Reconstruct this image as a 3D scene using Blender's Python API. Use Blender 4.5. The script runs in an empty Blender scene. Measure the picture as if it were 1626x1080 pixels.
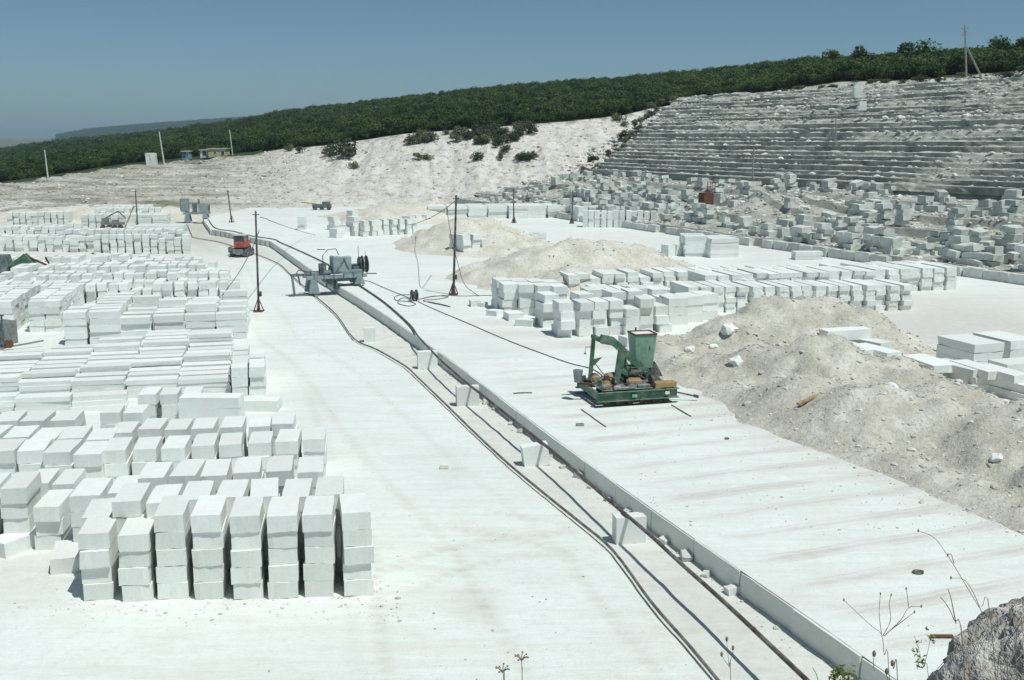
import bpy, math, random
import numpy as np
from mathutils import Vector, Matrix, Euler
random.seed(7); RNG = np.random.default_rng(7)
scene = bpy.context.scene
COL = scene.collection

# ------------------------------------------------------------------ camera, sky, sun, exposure
H = 11.0; F = 1700.0; PITCH = math.radians(10.8)
CP, SP = math.cos(PITCH), math.sin(PITCH)
cam = bpy.data.cameras.new('camera'); camo = bpy.data.objects.new('camera', cam); COL.objects.link(camo)
camo.location = (0, 0, H); camo.rotation_euler = (math.radians(90) - PITCH, 0, 0)
cam.sensor_width = 36; cam.lens = F / 1626 * 36; cam.clip_end = 20000; cam.clip_start = 0.1
scene.camera = camo
EL = math.radians(65); AZ = math.atan2(.75, -.66)
TOSUN = Vector((math.sin(AZ) * math.cos(EL), math.cos(AZ) * math.cos(EL), math.sin(EL)))
world = bpy.data.worlds.new('World'); scene.world = world; world.use_nodes = True
wn = world.node_tree; wn.nodes.clear()
sky = wn.nodes.new('ShaderNodeTexSky'); sky.sky_type = 'NISHITA'; sky.sun_disc = False
sky.sun_elevation = EL; sky.sun_rotation = AZ
sky.air_density = 0.6; sky.dust_density = 0.9; sky.ozone_density = 6.0; sky.altitude = 0
bg = wn.nodes.new('ShaderNodeBackground'); bg.inputs[1].default_value = 0.078
wo = wn.nodes.new('ShaderNodeOutputWorld')
wt = wn.nodes.new('ShaderNodeMix'); wt.data_type = 'RGBA'; wt.blend_type = 'MULTIPLY'; wt.inputs[0].default_value = 1.0; wt.inputs[7].default_value = (.97, 1.07, .90, 1)
wn.links.new(sky.outputs[0], wt.inputs[6]); wn.links.new(wt.outputs[2], bg.inputs[0]); wn.links.new(bg.outputs[0], wo.inputs[0])
sl = bpy.data.lights.new('sun', 'SUN'); sl.energy = 3.15; sl.angle = math.radians(.53); sl.color = (.985, 1, .95)
so = bpy.data.objects.new('sun', sl); COL.objects.link(so)
so.rotation_euler = TOSUN.to_track_quat('Z', 'Y').to_euler(); so.location = (60, -60, 120)
vs = scene.view_settings
vs.view_transform = 'Standard'; vs.look = 'None'; vs.exposure = 0.10; vs.gamma = 1.0; vs.use_curve_mapping = False

# ------------------------------------------------------------------ helpers
def P(u, v, z=0.0):
    """point of the place at height z seen at photo pixel (u, v): used to survey positions on the ground"""
    dx = (u - 813) / F; dy = (540 - v) / F
    d = (dx, CP + dy * SP, -SP + dy * CP)
    t = (z - H) / d[2]
    return np.array((d[0] * t, d[1] * t))
def zat(v, Y):
    return H + Y * math.tan(math.atan((540 - v) / F) - PITCH)
def kx(u): return (u - 813) / F * CP

def _hash(ix, iy, s):
    n = (ix.astype(np.int64) * 374761393 + iy.astype(np.int64) * 668265263 + s * 1442695041) & 0xffffffff
    n = ((n ^ (n >> 13)) * 1274126177) & 0xffffffff
    return ((n ^ (n >> 16)) & 0xffff) / 65535.0
def vnoise(x, y, s=0):
    x = np.asarray(x, float); y = np.asarray(y, float)
    ix = np.floor(x); iy = np.floor(y); fx = x - ix; fy = y - iy
    fx = fx * fx * (3 - 2 * fx); fy = fy * fy * (3 - 2 * fy)
    a = _hash(ix, iy, s); b = _hash(ix + 1, iy, s); c = _hash(ix, iy + 1, s); d = _hash(ix + 1, iy + 1, s)
    return (a + (b - a) * fx) * (1 - fy) + (c + (d - c) * fx) * fy
def fbm(x, y, o=4, s=0):
    t = 0; a = .5; f = 1
    for i in range(o):
        t = t + a * (vnoise(np.asarray(x) * f, np.asarray(y) * f, s + i * 17) - .5); a *= .5; f *= 2.03
    return t

def mesh(name, V, Fc, smooth=False):
    me = bpy.data.meshes.new(name)
    V = np.asarray(V, np.float32).reshape(-1, 3)
    if isinstance(Fc, np.ndarray):
        n = len(Fc); k = Fc.shape[1]
        me.vertices.add(len(V)); me.vertices.foreach_set('co', V.ravel())
        me.loops.add(n * k); me.loops.foreach_set('vertex_index', Fc.astype(np.int32).ravel())
        me.polygons.add(n); me.polygons.foreach_set('loop_start', np.arange(0, n * k, k, dtype=np.int32))
        me.update(calc_edges=True)
    else:
        me.from_pydata(V.tolist(), [], Fc); me.update()
    me.polygons.foreach_set('use_smooth', np.full(len(me.polygons), bool(smooth)))
    return me
def obj(name, me, mat=None, parent=None, label=None, cat=None, group=None, kind=None):
    o = bpy.data.objects.new(name, me); COL.objects.link(o)
    if mat and me is not None and len(me.materials) == 0: me.materials.append(mat)
    if parent: o.parent = parent
    tag(o, label, cat, group, kind)
    return o
def tag(o, label=None, cat=None, group=None, kind=None):
    if label: o['label'] = label
    if cat: o['category'] = cat
    if group: o['group'] = group
    if kind: o['kind'] = kind
    return o
def empty(name, loc, rz=0, label=None, cat=None, group=None, kind=None):
    o = bpy.data.objects.new(name, None); COL.objects.link(o)
    o.location = loc; o.rotation_euler = (0, 0, rz); o.empty_display_size = .3
    return tag(o, label, cat, group, kind)
def copy_tree(o, parent=None):
    c = o.copy(); COL.objects.link(c); c.parent = parent
    for ch in list(o.children): copy_tree(ch, c)
    return c
def gridfaces(r, c):
    i = np.arange(r - 1)[:, None] * c + np.arange(c - 1)[None, :]
    i = i.ravel()
    return np.stack([i, i + 1, i + c + 1, i + c], 1)
def catmull(pts, n=6):
    pts = [np.array(p, float) for p in pts]
    if len(pts) < 3: return pts
    out = []; q = [2 * pts[0] - pts[1]] + pts + [2 * pts[-1] - pts[-2]]
    for i in range(1, len(q) - 2):
        a, b, c, d = q[i - 1:i + 3]
        for k in range(n):
            t = k / n
            out.append(.5 * (2 * b + (c - a) * t + (2 * a - 5 * b + 4 * c - d) * t * t + (3 * b - a - 3 * c + d) * t ** 3))
    out.append(pts[-1]); return out
def tube_data(pts, r, n=6, r1=None):
    pts = [np.array(p, float) for p in pts]; V = []; Fc = []
    m = len(pts)
    for i, p in enumerate(pts):
        t = pts[min(i + 1, m - 1)] - pts[max(i - 1, 0)]; t = t / (np.linalg.norm(t) + 1e-9)
        a = np.array((0, 0, 1.)) if abs(t[2]) < .9 else np.array((1., 0, 0))
        x = np.cross(t, a); x /= np.linalg.norm(x); y = np.cross(x, t)
        rr = r if r1 is None else r + (r1 - r) * i / (m - 1)
        for k in range(n):
            an = 2 * math.pi * k / n
            V.append(p + rr * (math.cos(an) * x + math.sin(an) * y))
    for i in range(m - 1):
        for k in range(n):
            Fc.append((i * n + k, i * n + (k + 1) % n, (i + 1) * n + (k + 1) % n, (i + 1) * n + k))
    Fc.append(tuple(range(n - 1, -1, -1))); Fc.append(tuple((m - 1) * n + k for k in range(n)))
    return V, Fc
class MB:
    """collects solids of one part"""
    def __init__(s): s.V = []; s.F = []
    def add(s, V, Fc):
        b = len(s.V); s.V += [tuple(v) for v in V]; s.F += [tuple(i + b for i in f) for f in Fc]; return s
    def box(s, c, d, rz=0, rx=0, ry=0, bev=.012, taper=1.0):
        hx, hy, hz = [k / 2 for k in d]; b = min(bev, .3 * min(d))
        R = Euler((rx, ry, rz)).to_matrix(); V = []
        # bevelled box: 24 verts
        for sx in (-1, 1):
            for sy in (-1, 1):
                for sz in (-1, 1):
                    for ax in range(3):
                        q = [hx - b, hy - b, hz - b]; q[ax] += b
                        tp = taper if sz > 0 else 1
                        V.append(Vector(c) + R @ Vector((sx * q[0] * tp, sy * q[1] * tp, sz * q[2])))
        def vi(sx, sy, sz, ax): return ((sx > 0) * 4 + (sy > 0) * 2 + (sz > 0)) * 3 + ax
        Fc = []
        for ax in range(3):
            o1, o2 = (ax + 1) % 3, (ax + 2) % 3
            for sg in (-1, 1):
                f = []
                for a, bb in ((-1, -1), (1, -1), (1, 1), (-1, 1)):
                    t = [0, 0, 0]; t[ax] = sg; t[o1] = a; t[o2] = bb; f.append(vi(*t, ax))
                Fc.append(f if sg > 0 else f[::-1])
            for a in (-1, 1):
                for bb in (-1, 1):
                    t0 = [0, 0, 0]; t1 = [0, 0, 0]; t0[ax] = -1; t1[ax] = 1
                    for t in (t0, t1): t[o1] = a; t[o2] = bb
                    f = [vi(*t0, o1), vi(*t1, o1), vi(*t1, o2), vi(*t0, o2)]
                    Fc.append(f if a * bb > 0 else f[::-1])
        for sx in (-1, 1):
            for sy in (-1, 1):
                for sz in (-1, 1):
                    f = [vi(sx, sy, sz, 0), vi(sx, sy, sz, 1), vi(sx, sy, sz, 2)]
                    Fc.append(f if sx * sy * sz > 0 else f[::-1])
        return s.add(V, Fc)
    def cyl(s, a, b, r, r1=None, n=12):
        return s.add(*tube_data([a, b], r, n, r1 if r1 is not None else r))
    def tube(s, pts, r, n=6): return s.add(*tube_data(pts, r, n))
    def bar(s, a, b, w, h):
        a = Vector(a); b = Vector(b); d = b - a; L = d.length
        q = d.to_track_quat('Y', 'Z').to_matrix(); c = (a + b) / 2
        V = [c + q @ Vector((sx * w / 2, sy * L / 2, sz * h / 2)) for sx in (-1, 1) for sy in (-1, 1) for sz in (-1, 1)]
        return s.add(V, [(0, 1, 3, 2), (4, 6, 7, 5), (0, 4, 5, 1), (2, 3, 7, 6), (0, 2, 6, 4), (1, 5, 7, 3)])
    def plate(s, pts, thick, axis=1):
        """polygon in the plane of the two other axes, extruded along axis"""
        n = len(pts); V = []
        o = Vector((0, 0, 0)); o[axis] = thick
        for p in pts: V.append(Vector(p) - o / 2)
        for p in pts: V.append(Vector(p) + o / 2)
        Fc = [tuple(range(n)), tuple(range(2 * n - 1, n - 1, -1))]
        for i in range(n): j = (i + 1) % n; Fc.append((i, i + n, j + n, j))
        return s.add(V, Fc)
    def build(s, name, mat, parent=None, smooth=False, **kw):
        me = mesh(name, s.V, s.F); 
        if smooth:
            me.polygons.foreach_set('use_smooth', np.ones(len(me.polygons), bool))
            try: me.set_sharp_from_angle(angle=math.radians(40))
            except Exception: pass
        return obj(name, me, mat, parent, **kw)

# ------------------------------------------------------------------ materials
def newmat(name):
    m = bpy.data.materials.new(name); m.use_nodes = True
    nt = m.node_tree; b = nt.nodes['Principled BSDF']
    b.inputs['Roughness'].default_value = .9
    b.inputs['Specular IOR Level'].default_value = .2
    return m, nt, b
def noise(nt, scale, detail=4, vec=None, rough=.55):
    n = nt.nodes.new('ShaderNodeTexNoise'); n.inputs['Scale'].default_value = scale
    n.inputs['Detail'].default_value = detail; n.inputs['Roughness'].default_value = rough
    if vec is not None: nt.links.new(vec, n.inputs['Vector'])
    return n.outputs[0]
def ramp(nt, fac, stops):
    r = nt.nodes.new('ShaderNodeValToRGB'); e = r.color_ramp.elements
    while len(e) < len(stops): e.new(.5)
    for i, (p, c) in enumerate(stops):
        e[i].position = p; e[i].color = (*c, 1) if len(c) == 3 else c
    nt.links.new(fac, r.inputs[0]); return r.outputs[0]
def mixc(nt, fac, a, b, mode='MIX'):
    m = nt.nodes.new('ShaderNodeMix'); m.data_type = 'RGBA'; m.blend_type = mode
    for k, v in ((0, fac), (6, a), (7, b)):
        if hasattr(v, 'is_linked') or hasattr(v, 'links'): nt.links.new(v, m.inputs[k])
        elif k == 0: m.inputs[0].default_value = v
        else: m.inputs[k].default_value = (*v, 1)
    return m.outputs[2]
def math_(nt, op, a, b=None):
    m = nt.nodes.new('ShaderNodeMath'); m.operation = op
    for k, v in ((0, a), (1, b)):
        if v is None: continue
        if hasattr(v, 'links'): nt.links.new(v, m.inputs[k])
        else: m.inputs[k].default_value = v
    return m.outputs[0]
def bump(nt, b, h, strength, dist, nrm=None):
    n = nt.nodes.new('ShaderNodeBump'); n.inputs['Strength'].default_value = strength
    n.inputs['Distance'].default_value = dist; nt.links.new(h, n.inputs['Height'])
    if nrm is not None: nt.links.new(nrm, n.inputs['Normal'])
    nt.links.new(n.outputs[0], b.inputs['Normal']); return n.outputs[0]
def pos(nt, scale=(1, 1, 1), rot=0):
    g = nt.nodes.new('ShaderNodeNewGeometry'); mp = nt.nodes.new('ShaderNodeMapping')
    mp.inputs['Scale'].default_value = scale; mp.inputs['Rotation'].default_value = (0, 0, rot)
    nt.links.new(g.outputs['Position'], mp.inputs['Vector']); return mp.outputs[0]
def rnd(nt):
    g = nt.nodes.new('ShaderNodeNewGeometry'); o = nt.nodes.new('ShaderNodeObjectInfo')
    return math_(nt, 'FRACT', math_(nt, 'ADD', g.outputs['Random Per Island'], o.outputs['Random']))
def attr(nt, name):
    a = nt.nodes.new('ShaderNodeAttribute'); a.attribute_name = name; return a

def stone_mat(name, lo, hi, stain=(.62, .60, .54), stain_amt=.35, bs=.35):
    m, nt, b = newmat(name); p = pos(nt)
    c = ramp(nt, rnd(nt), [(0, lo), (1, hi)])
    n1 = ramp(nt, noise(nt, 1.7, 5, p), [(.45, (0, 0, 0)), (.75, (1, 1, 1))])
    c = mixc(nt, math_(nt, 'MULTIPLY', n1, stain_amt), c, stain)
    n2 = ramp(nt, noise(nt, 14, 6, p, .7), [(.28, (.90, .90, .90)), (.55, (1, 1, 1))])
    c = mixc(nt, 1.0, c, n2, 'MULTIPLY')
    nt.links.new(c, b.inputs['Base Color'])
    bump(nt, b, noise(nt, 22, 6, p, .75), bs, .008)
    return m
M = {}
M['stone'] = stone_mat('white_limestone', (.72, .75, .71), (.87, .91, .875), (.72, .69, .62), .38, .12)
M['old_stone'] = stone_mat('weathered_limestone', (.52, .55, .51), (.74, .77, .72), (.36, .37, .33), .5, .3)
M['kerb'] = stone_mat('sawn_kerb_stone', (.74, .77, .71), (.82, .85, .79), (.62, .62, .57), .35, .1)
def floor_mat(name, bench, dcol):
    m, nt, b = newmat(name); p = pos(nt)
    c = ramp(nt, noise(nt, .16, 5, p), [(.3, (.73, .775, .735)), (.55, (.79, .835, .795)), (.75, (.82, .865, .83))])
    # trodden dust in streaks
    st = pos(nt, (.22, 1.6, 1), math.radians(-19 if bench else 72))
    s1 = ramp(nt, noise(nt, 1.1, 6, st, .65), [(.46, (0, 0, 0)), (.72, (1, 1, 1))])
    c = mixc(nt, math_(nt, 'MULTIPLY', s1, .5), c, (.66, .64, .58))
    s2 = ramp(nt, noise(nt, 3.5, 8, p, .75), [(.50, (0, 0, 0)), (.66, (1, 1, 1))])
    c = mixc(nt, math_(nt, 'MULTIPLY', s2, .36), c, (.62, .61, .56))
    s3 = ramp(nt, noise(nt, .55, 7, p, .7), [(.5, (0, 0, 0)), (.64, (1, 1, 1))])
    c = mixc(nt, math_(nt, 'MULTIPLY', s3, .30), c, (.68, .68, .63))
    d = attr(nt, 'dirt').outputs['Fac']
    dn = math_(nt, 'MULTIPLY', d, math_(nt, 'ADD', math_(nt, 'MULTIPLY', noise(nt, 2.2, 6, p, .7), 1.3), .15))
    c = mixc(nt, dn, c, dcol)
    sp = ramp(nt, noise(nt, 9, 3, p, .6), [(.70, (0, 0, 0)), (.74, (1, 1, 1))])
    c = mixc(nt, math_(nt, 'MULTIPLY', sp, .45), c, (.42, .41, .37))
    nt.links.new(c, b.inputs['Base Color'])
    h = math_(nt, 'ADD', math_(nt, 'MULTIPLY', noise(nt, 1.3, 6, st, .7), .8), math_(nt, 'MULTIPLY', noise(nt, 12, 5, p, .7), .25))
    bump(nt, b, h, .7, .10)
    return m
M['floor'] = floor_mat('chalk_floor', False, (.52, .49, .42))
M['bench'] = floor_mat('chalk_bench', True, (.62, .59, .555))
def spoil_mat(name, a, bcol, c3, sc=1.0):
    m, nt, b = newmat(name); p = pos(nt)
    c = ramp(nt, noise(nt, .55 * sc, 6, p, .65), [(.3, a), (.5, bcol), (.68, c3)])
    peb = ramp(nt, noise(nt, 7, 4, p, .7), [(.34, (.78, .78, .78)), (.48, (1, 1, 1)), (.66, (1.08, 1.08, 1.08))])
    c = mixc(nt, 1.0, c, peb, 'MULTIPLY')
    nt.links.new(c, b.inputs['Base Color'])
    h = math_(nt, 'ADD', noise(nt, 3, 6, p, .7), math_(nt, 'MULTIPLY', noise(nt, 11, 5, p, .7), .3))
    bump(nt, b, h, .75, .18); return m
M['spoil'] = spoil_mat('grey_tan_spoil', (.46, .435, .36), (.60, .57, .485), (.76, .735, .65))
M['spoil_tan'] = spoil_mat('pale_tan_spoil', (.55, .525, .44), (.67, .64, .55), (.77, .755, .68))
def wall_mat():
    m, nt, b = newmat('chalk_quarry_wall'); p = pos(nt, (.55, .25, .12))
    q = pos(nt, (.05, .05, 1.5)); r = pos(nt)
    c = ramp(nt, noise(nt, 1.0, 7, p, .65), [(.25, (.62, .585, .51)), (.5, (.77, .745, .68)), (.7, (.84, .825, .77))])
    t = attr(nt, 'dirt').outputs['Fac']
    bn = ramp(nt, noise(nt, 1.6, 6, q, .6), [(.34, (.22, .22, .16)), (.46, (.47, .45, .36)), (.57, (.63, .61, .53)), (.7, (.77, .77, .71))])
    c = mixc(nt, t, c, bn)
    k = ramp(nt, noise(nt, .8, 8, r, .75), [(.36, (.45, .45, .42)), (.5, (.95, .95, .95)), (.6, (1, 1, 1))])
    c = mixc(nt, .8, c, k, 'MULTIPLY')
    g = attr(nt, 'grass').outputs['Fac']
    gn = ramp(nt, noise(nt, .5, 6, r, .7), [(.45, (0, 0, 0)), (.6, (1, 1, 1))])
    c = mixc(nt, math_(nt, 'MULTIPLY', g, gn), c, (.09, .12, .045))
    nt.links.new(c, b.inputs['Base Color'])
    h = math_(nt, 'ADD', noise(nt, 1.0, 7, p, .7), math_(nt, 'MULTIPLY', noise(nt, 2.5, 7, r, .75), .6))
    bump(nt, b, h, .9, .5); return m
M['wall'] = wall_mat()
def ledge_mat():
    m, nt, b = newmat('weathered_sawn_ledge'); r = pos(nt)
    c = ramp(nt, noise(nt, .35, 7, r, .7), [(.3, (.28, .31, .27)), (.5, (.42, .45, .40)), (.7, (.58, .61, .55))])
    up = attr(nt, 'up').outputs['Fac']
    n = ramp(nt, noise(nt, .9, 7, r, .75), [(.32, (.26, .28, .22)), (.46, (.48, .49, .43)), (.60, (.74, .75, .69))])
    c = mixc(nt, up, c, n)
    sp = ramp(nt, noise(nt, .5, 4, pos(nt, (1, 1, .2)), .6), [(.57, (0, 0, 0)), (.68, (1, 1, 1))])
    c = mixc(nt, math_(nt, 'MULTIPLY', sp, .5), c, (.22, .23, .19))
    ob = nt.nodes.new('ShaderNodeObjectInfo'); c = mixc(nt, 1.0, c, ramp(nt, ob.outputs['Random'], [(0, (.78, .78, .77)), (1, (1.15, 1.15, 1.14))]), 'MULTIPLY')
    vc = ramp(nt, noise(nt, 1.0, 5, pos(nt, (.9, .9, .05)), .7), [(.40, (.62, .62, .60)), (.50, (1, 1, 1))]); c = mixc(nt, .8, c, vc, 'MULTIPLY')
    nt.links.new(c, b.inputs['Base Color'])
    bump(nt, b, noise(nt, 3, 7, r, .8), .8, .2); return m
M['ledge'] = ledge_mat()
def simple(name, col, rough=.6, metal=0, var=.25, scale=4, rust=None, rust_amt=.0, spec=.4):
    m, nt, b = newmat(name); p = pos(nt)
    lo = tuple(c * (1 - var) for c in col); hi = tuple(min(1, c * (1 + var)) for c in col)
    c = ramp(nt, noise(nt, scale, 6, p, .7), [(.3, lo), (.7, hi)])
    if rust:
        f = ramp(nt, noise(nt, scale * 1.3, 7, p, .75), [(.5, (0, 0, 0)), (.62, (1, 1, 1))])
        c = mixc(nt, math_(nt, 'MULTIPLY', f, rust_amt), c, rust)
    if rust:
        f2 = ramp(nt, noise(nt, scale * .7, 8, p, .8), [(.46, (0, 0, 0)), (.66, (1, 1, 1))])
        c = mixc(nt, math_(nt, 'MULTIPLY', f2, .42), c, (.50, .52, .47))
    nt.links.new(c, b.inputs['Base Color'])
    b.inputs['Roughness'].default_value = rough; b.inputs['Metallic'].default_value = metal
    b.inputs['Specular IOR Level'].default_value = spec
    bump(nt, b, noise(nt, 25, 4, p), .15, .01)
    return m
DUST = (.55, .55, .50)
M['green'] = simple('chipped_green_paint', (.04, .135, .078), .55, 0, .3, 3, (.20, .15, .10), .5)
M['green2'] = simple('faded_light_green_paint', (.17, .36, .26), .6, 0, .2, 3, (.25, .17, .11), .35)
M['rust'] = simple('rusty_steel', (.15, .07, .042), .85, .1, .4, 5)
M['dark'] = simple('dark_oily_steel', (.045, .045, .045), .6, .3, .4, 5, DUST, .25)
M['steel'] = simple('dusty_steel', (.22, .23, .23), .6, .4, .3, 5, DUST, .4)
M['pipe'] = simple('brown_steel_pipe', (.095, .075, .06), .65, .2, .4, 2.5, (.30, .27, .23), .5)
M['rail'] = simple('dusty_dark_rail', (.13, .125, .115), .7, .2, .4, 2.5, (.42, .41, .37), .5)
M['blue'] = simple('dusty_blue_grey_paint', (.23, .30, .32), .65, 0, .25, 3, (.40, .43, .42), .4)
M['bluedark'] = simple('dark_blue_grey_paint', (.075, .115, .125), .65, 0, .3, 3, (.3, .32, .31), .3)
M['tan'] = simple('tan_motor_paint', (.32, .22, .10), .6, 0, .3, 4, (.5, .48, .42), .4)
M['wood'] = simple('yellow_plank', (.36, .25, .12), .8, 0, .3, 6)
M['red'] = simple('red_cab_paint', (.40, .05, .035), .5, 0, .2, 3, (.4, .3, .26), .3)
M['glass'] = simple('cab_glass', (.05, .07, .075), .15, 0, .2, 3, spec=.8)
M['cable'] = simple('black_rubber_cable', (.05, .05, .05), .7, 0, .3, 3, (.25, .25, .23), .4)
M['polewood'] = simple('grey_weathered_pole', (.32, .31, .28), .9, 0, .25, 3)
M['polewhite'] = simple('pale_concrete_post', (.58, .58, .54), .9, 0, .15, 3)
M['yellowwall'] = simple('pale_yellow_render', (.58, .52, .33), .9, 0, .12, 2)
M['whitewall'] = simple('white_render', (.74, .76, .73), .9, 0, .1, 2)
M['bluewall'] = simple('light_blue_boards', (.22, .38, .52), .8, 0, .15, 2)
M['yellowpaint'] = simple('yellow_machine_paint', (.40, .36, .11), .6, 0, .2, 3)
def leaf_mat(name, dark, mid, light):
    m, nt, b = newmat(name)
    o = nt.nodes.new('ShaderNodeObjectInfo'); g = nt.nodes.new('ShaderNodeNewGeometry')
    big = noise(nt, .035, 3, pos(nt))
    f = math_(nt, 'ADD', math_(nt, 'MULTIPLY', g.outputs['Random Per Island'], .28), math_(nt, 'MULTIPLY', math_(nt, 'SUBTRACT', o.outputs['Random'], .18), .80))
    f = math_(nt, 'ADD', f, math_(nt, 'MULTIPLY', math_(nt, 'SUBTRACT', big, .40), .9))
    c = ramp(nt, f, [(.12, dark), (.5, mid), (.9, light)])
    nt.links.new(c, b.inputs['Base Color']); b.inputs['Roughness'].default_value = .65
    b.inputs['Specular IOR Level'].default_value = .25
    t = nt.nodes.new('ShaderNodeBsdfTranslucent'); nt.links.new(c, t.inputs[0])
    ms = nt.nodes.new('ShaderNodeMixShader'); ms.inputs[0].default_value = .25
    nt.links.new(b.outputs[0], ms.inputs[1]); nt.links.new(t.outputs[0], ms.inputs[2])
    nt.links.new(ms.outputs[0], nt.nodes['Material Output'].inputs[0]); return m
M['leaf'] = leaf_mat('scrub_oak_leaves', (.030, .064, .017), (.060, .112, .026), (.110, .162, .040))
M['bush'] = leaf_mat('grey_green_bush_leaves', (.06, .085, .048), (.11, .145, .075), (.18, .22, .11))
M['bark'] = simple('grey_brown_bark', (.12, .09, .065), .95, 0, .3, 3)
def hill_mat():
    m, nt, b = newmat('grassy_forest_ground'); p = pos(nt)
    c = ramp(nt, noise(nt, .06, 6, p), [(.35, (.03, .05, .015)), (.6, (.05, .075, .025)), (.8, (.08, .09, .04))])
    g = attr(nt, 'dirt').outputs['Fac']
    c = mixc(nt, g, c, (.15, .16, .075))
    nt.links.new(c, b.inputs['Base Color']); return m
M['hill'] = hill_mat()
M['dry'] = simple('dry_brown_stems', (.25, .20, .145), .9, 0, .3, 30)
M['weed'] = simple('yellow_green_weed', (.20, .26, .06), .8, 0, .3, 30)
M['rock'] = spoil_mat('lichen_grey_rock', (.32, .295, .255), (.52, .49, .435), (.74, .72, .66), 9)

# ------------------------------------------------------------------ large structure: ground
BZ = 0.5                                     # height of the bench right of the track
KERB_PX = [(1700, 1286), (1450, 1100), (1300, 978), (1197, 927), (1091, 850), (1008, 791), (908, 715), (823, 656), (770, 611),
           (706, 567), (653, 520), (570, 468), (503, 434), (438, 388.5), (429, 383), (398, 377), (356, 368), (335, 364.5), (325, 351), (322, 345)]
KP = np.array([P(u, v, BZ) for u, v in KERB_PX])
# the survey points are noisy: smooth the near, nearly straight part
def smooth_line(K, a, b, it=3):
    K = K.copy()
    for _ in range(it):
        Q = K.copy()
        for i in range(a, b): Q[i] = .25 * K[i - 1] + .5 * K[i] + .25 * K[i + 1]
        K = Q
    return K
KP = smooth_line(KP, 1, 12, 3)
KP[0] = KP[1] + (KP[1] - KP[3]) * 3
RAIL_PX = [(1142, 1080), (1091, 1019), (1034, 954), (973, 872), (920, 827), (875, 791), (806, 734), (753, 685), (712, 645),
           (663, 598), (643, 580), (598, 554), (562, 537), (534, 499), (499, 468), (464, 438), (447, 421.5), (430, 412.5), (414, 406),
           (380, 394), (348, 384), (309, 377), (303.5, 371), (297.5, 356)]
RP = np.array([P(u, v, .08) for u, v in RAIL_PX])
RP = np.vstack([RP[0] + (RP[0] - RP[1]) * 4, RP])
def kerbx(Y): return np.interp(Y, KP[:, 1], KP[:, 0])
def railx(Y): return np.interp(Y, RP[:, 1], RP[:, 0])
N_ = np.array((.899, .438)); D_ = np.array((-.438, .899))      # right quarry wall: across / along
S0 = float(np.dot(P(1626, 452, BZ), N_))                        # foot of the right wall
print('wall foot', S0, np.dot(P(1170, 376, BZ), N_), np.dot(P(910, 345, BZ), N_))

US = [0, 100, 190, 240, 330, 400, 440, 520, 640, 760, 900, 990, 1030, 1060, 1150, 1250, 1330, 1450, 1530, 1626]
VR = [292, 278, 263, 259, 250, 245, 237, 231, 213, 204, 193, 183, 173, 168, 158, 142, 130, 128, 124, 120]
VF = [335, 333, 332, 332, 332, 331, 331, 330, 328, 326, 322] + [320] * 9
YR_ = [215, 222, 224, 225, 224, 222, 220, 212, 205, 203, 205, 208, 212, 214]
STOP = 122.0
def rim(u):
    k = kx(u); yt = (STOP + 3) / (k * .899 + .438)
    if u < 1060: return float(np.interp(u, US[:14], YR_))
    w = min(1, (u - 1060) / 60); return (1 - w) * 214 + w * yt
VS_ = [235, 221.5, 214.5, 210, 197, 187, 179, 169, 156, 143, 129, 122, 118, 115, 106, 96, 92, 84, 80, 74]
YS_ = [950, 950, 900, 850, 780, 720, 660, 600, 560, 500, 450, 430, 420, 410, 380, 330, 300, 270, 250, 230]
def ext(u, T): 
    s0 = (T[1] - T[0]) / (US[1] - US[0]); s1 = (T[-1] - T[-2]) / (US[-1] - US[-2])
    if u < 0: return T[0] + max(u, -500) * s0 * .5
    if u > 1626: return T[-1] + min(u - 1626, 400) * s1 * .5
    return float(np.interp(u, US, T))
TREE_H = 2.6
UU = np.concatenate([np.linspace(-1500, -150, 40, endpoint=False), np.linspace(-150, 1800, 640), np.linspace(1810, 3200, 40)])
NW = 84; NH = 90
YRs = np.array([rim(u) for u in UU]); KS = np.array([kx(u) for u in UU])
ZRs = np.array([zat(ext(u, VR) if u <= 1626 else VR[-1], rim(u) if u <= 1626 else rim(1626)) for u in UU])
YFs = np.array([min(P(813, ext(u, VF), 0)[1], rim(u) - 32) for u in UU])
wR = np.clip((UU - 1090) / 60, 0, 1); YFs = np.where(UU > 1090, YRs - 34 + wR * 27, YFs)
Qw = np.linspace(0, 1, NW)[None, :]; YW = (YFs - 4)[:, None] + (YRs - YFs + 4)[:, None] * Qw
Q2 = np.clip((YW - YFs[:, None]) / (YRs - YFs)[:, None], 0, None); U2 = np.repeat(UU[:, None], NW, 1); W2 = wR[:, None]
STEP = np.clip((480 - UU) / 160, 0, 1)[:, None] + 0 * Q2
base = ZRs[:, None] * Q2 ** .95; base = (1 - W2) * base + W2 * (ZRs[:, None] - 5 + 5 * Qw)
hst = .85; wob = .7 * fbm(U2 / 90., 3.3 * Qw + 0 * U2, 3, 5); t = (base + wob) / hst
trc = (np.floor(t) + np.clip((t % 1 - .65) / .2, 0, 1)) * hst
base = base * (1 - STEP * .9) + trc * STEP * .9
XW = KS[:, None] * YW; amp = np.sin(np.pi * np.minimum(1, Q2))
fur = fbm(XW * .33, YW * .09, 4, 31) * 2.0 + fbm(XW * .9, YW * .3, 3, 77) * .8
rdg = -np.abs(fbm(XW * .22, YW * .03, 3, 55)) * 3.0 + .4
midw = np.clip((U2 - 420) / 120, 0, 1) * np.where(U2 < 1090, 1, np.clip(1 - (U2 - 1090) / 60, 0, 1))
ZW = base + amp * (midw * (fur * .75 + rdg * .8) + (1 - midw) * fur * .25); ZW[:, 0] = -.6
wallV = np.stack([XW, YW, ZW], -1).reshape(-1, 3); wallD = (STEP * .95 + (1 - STEP) * .05).ravel()
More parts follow.
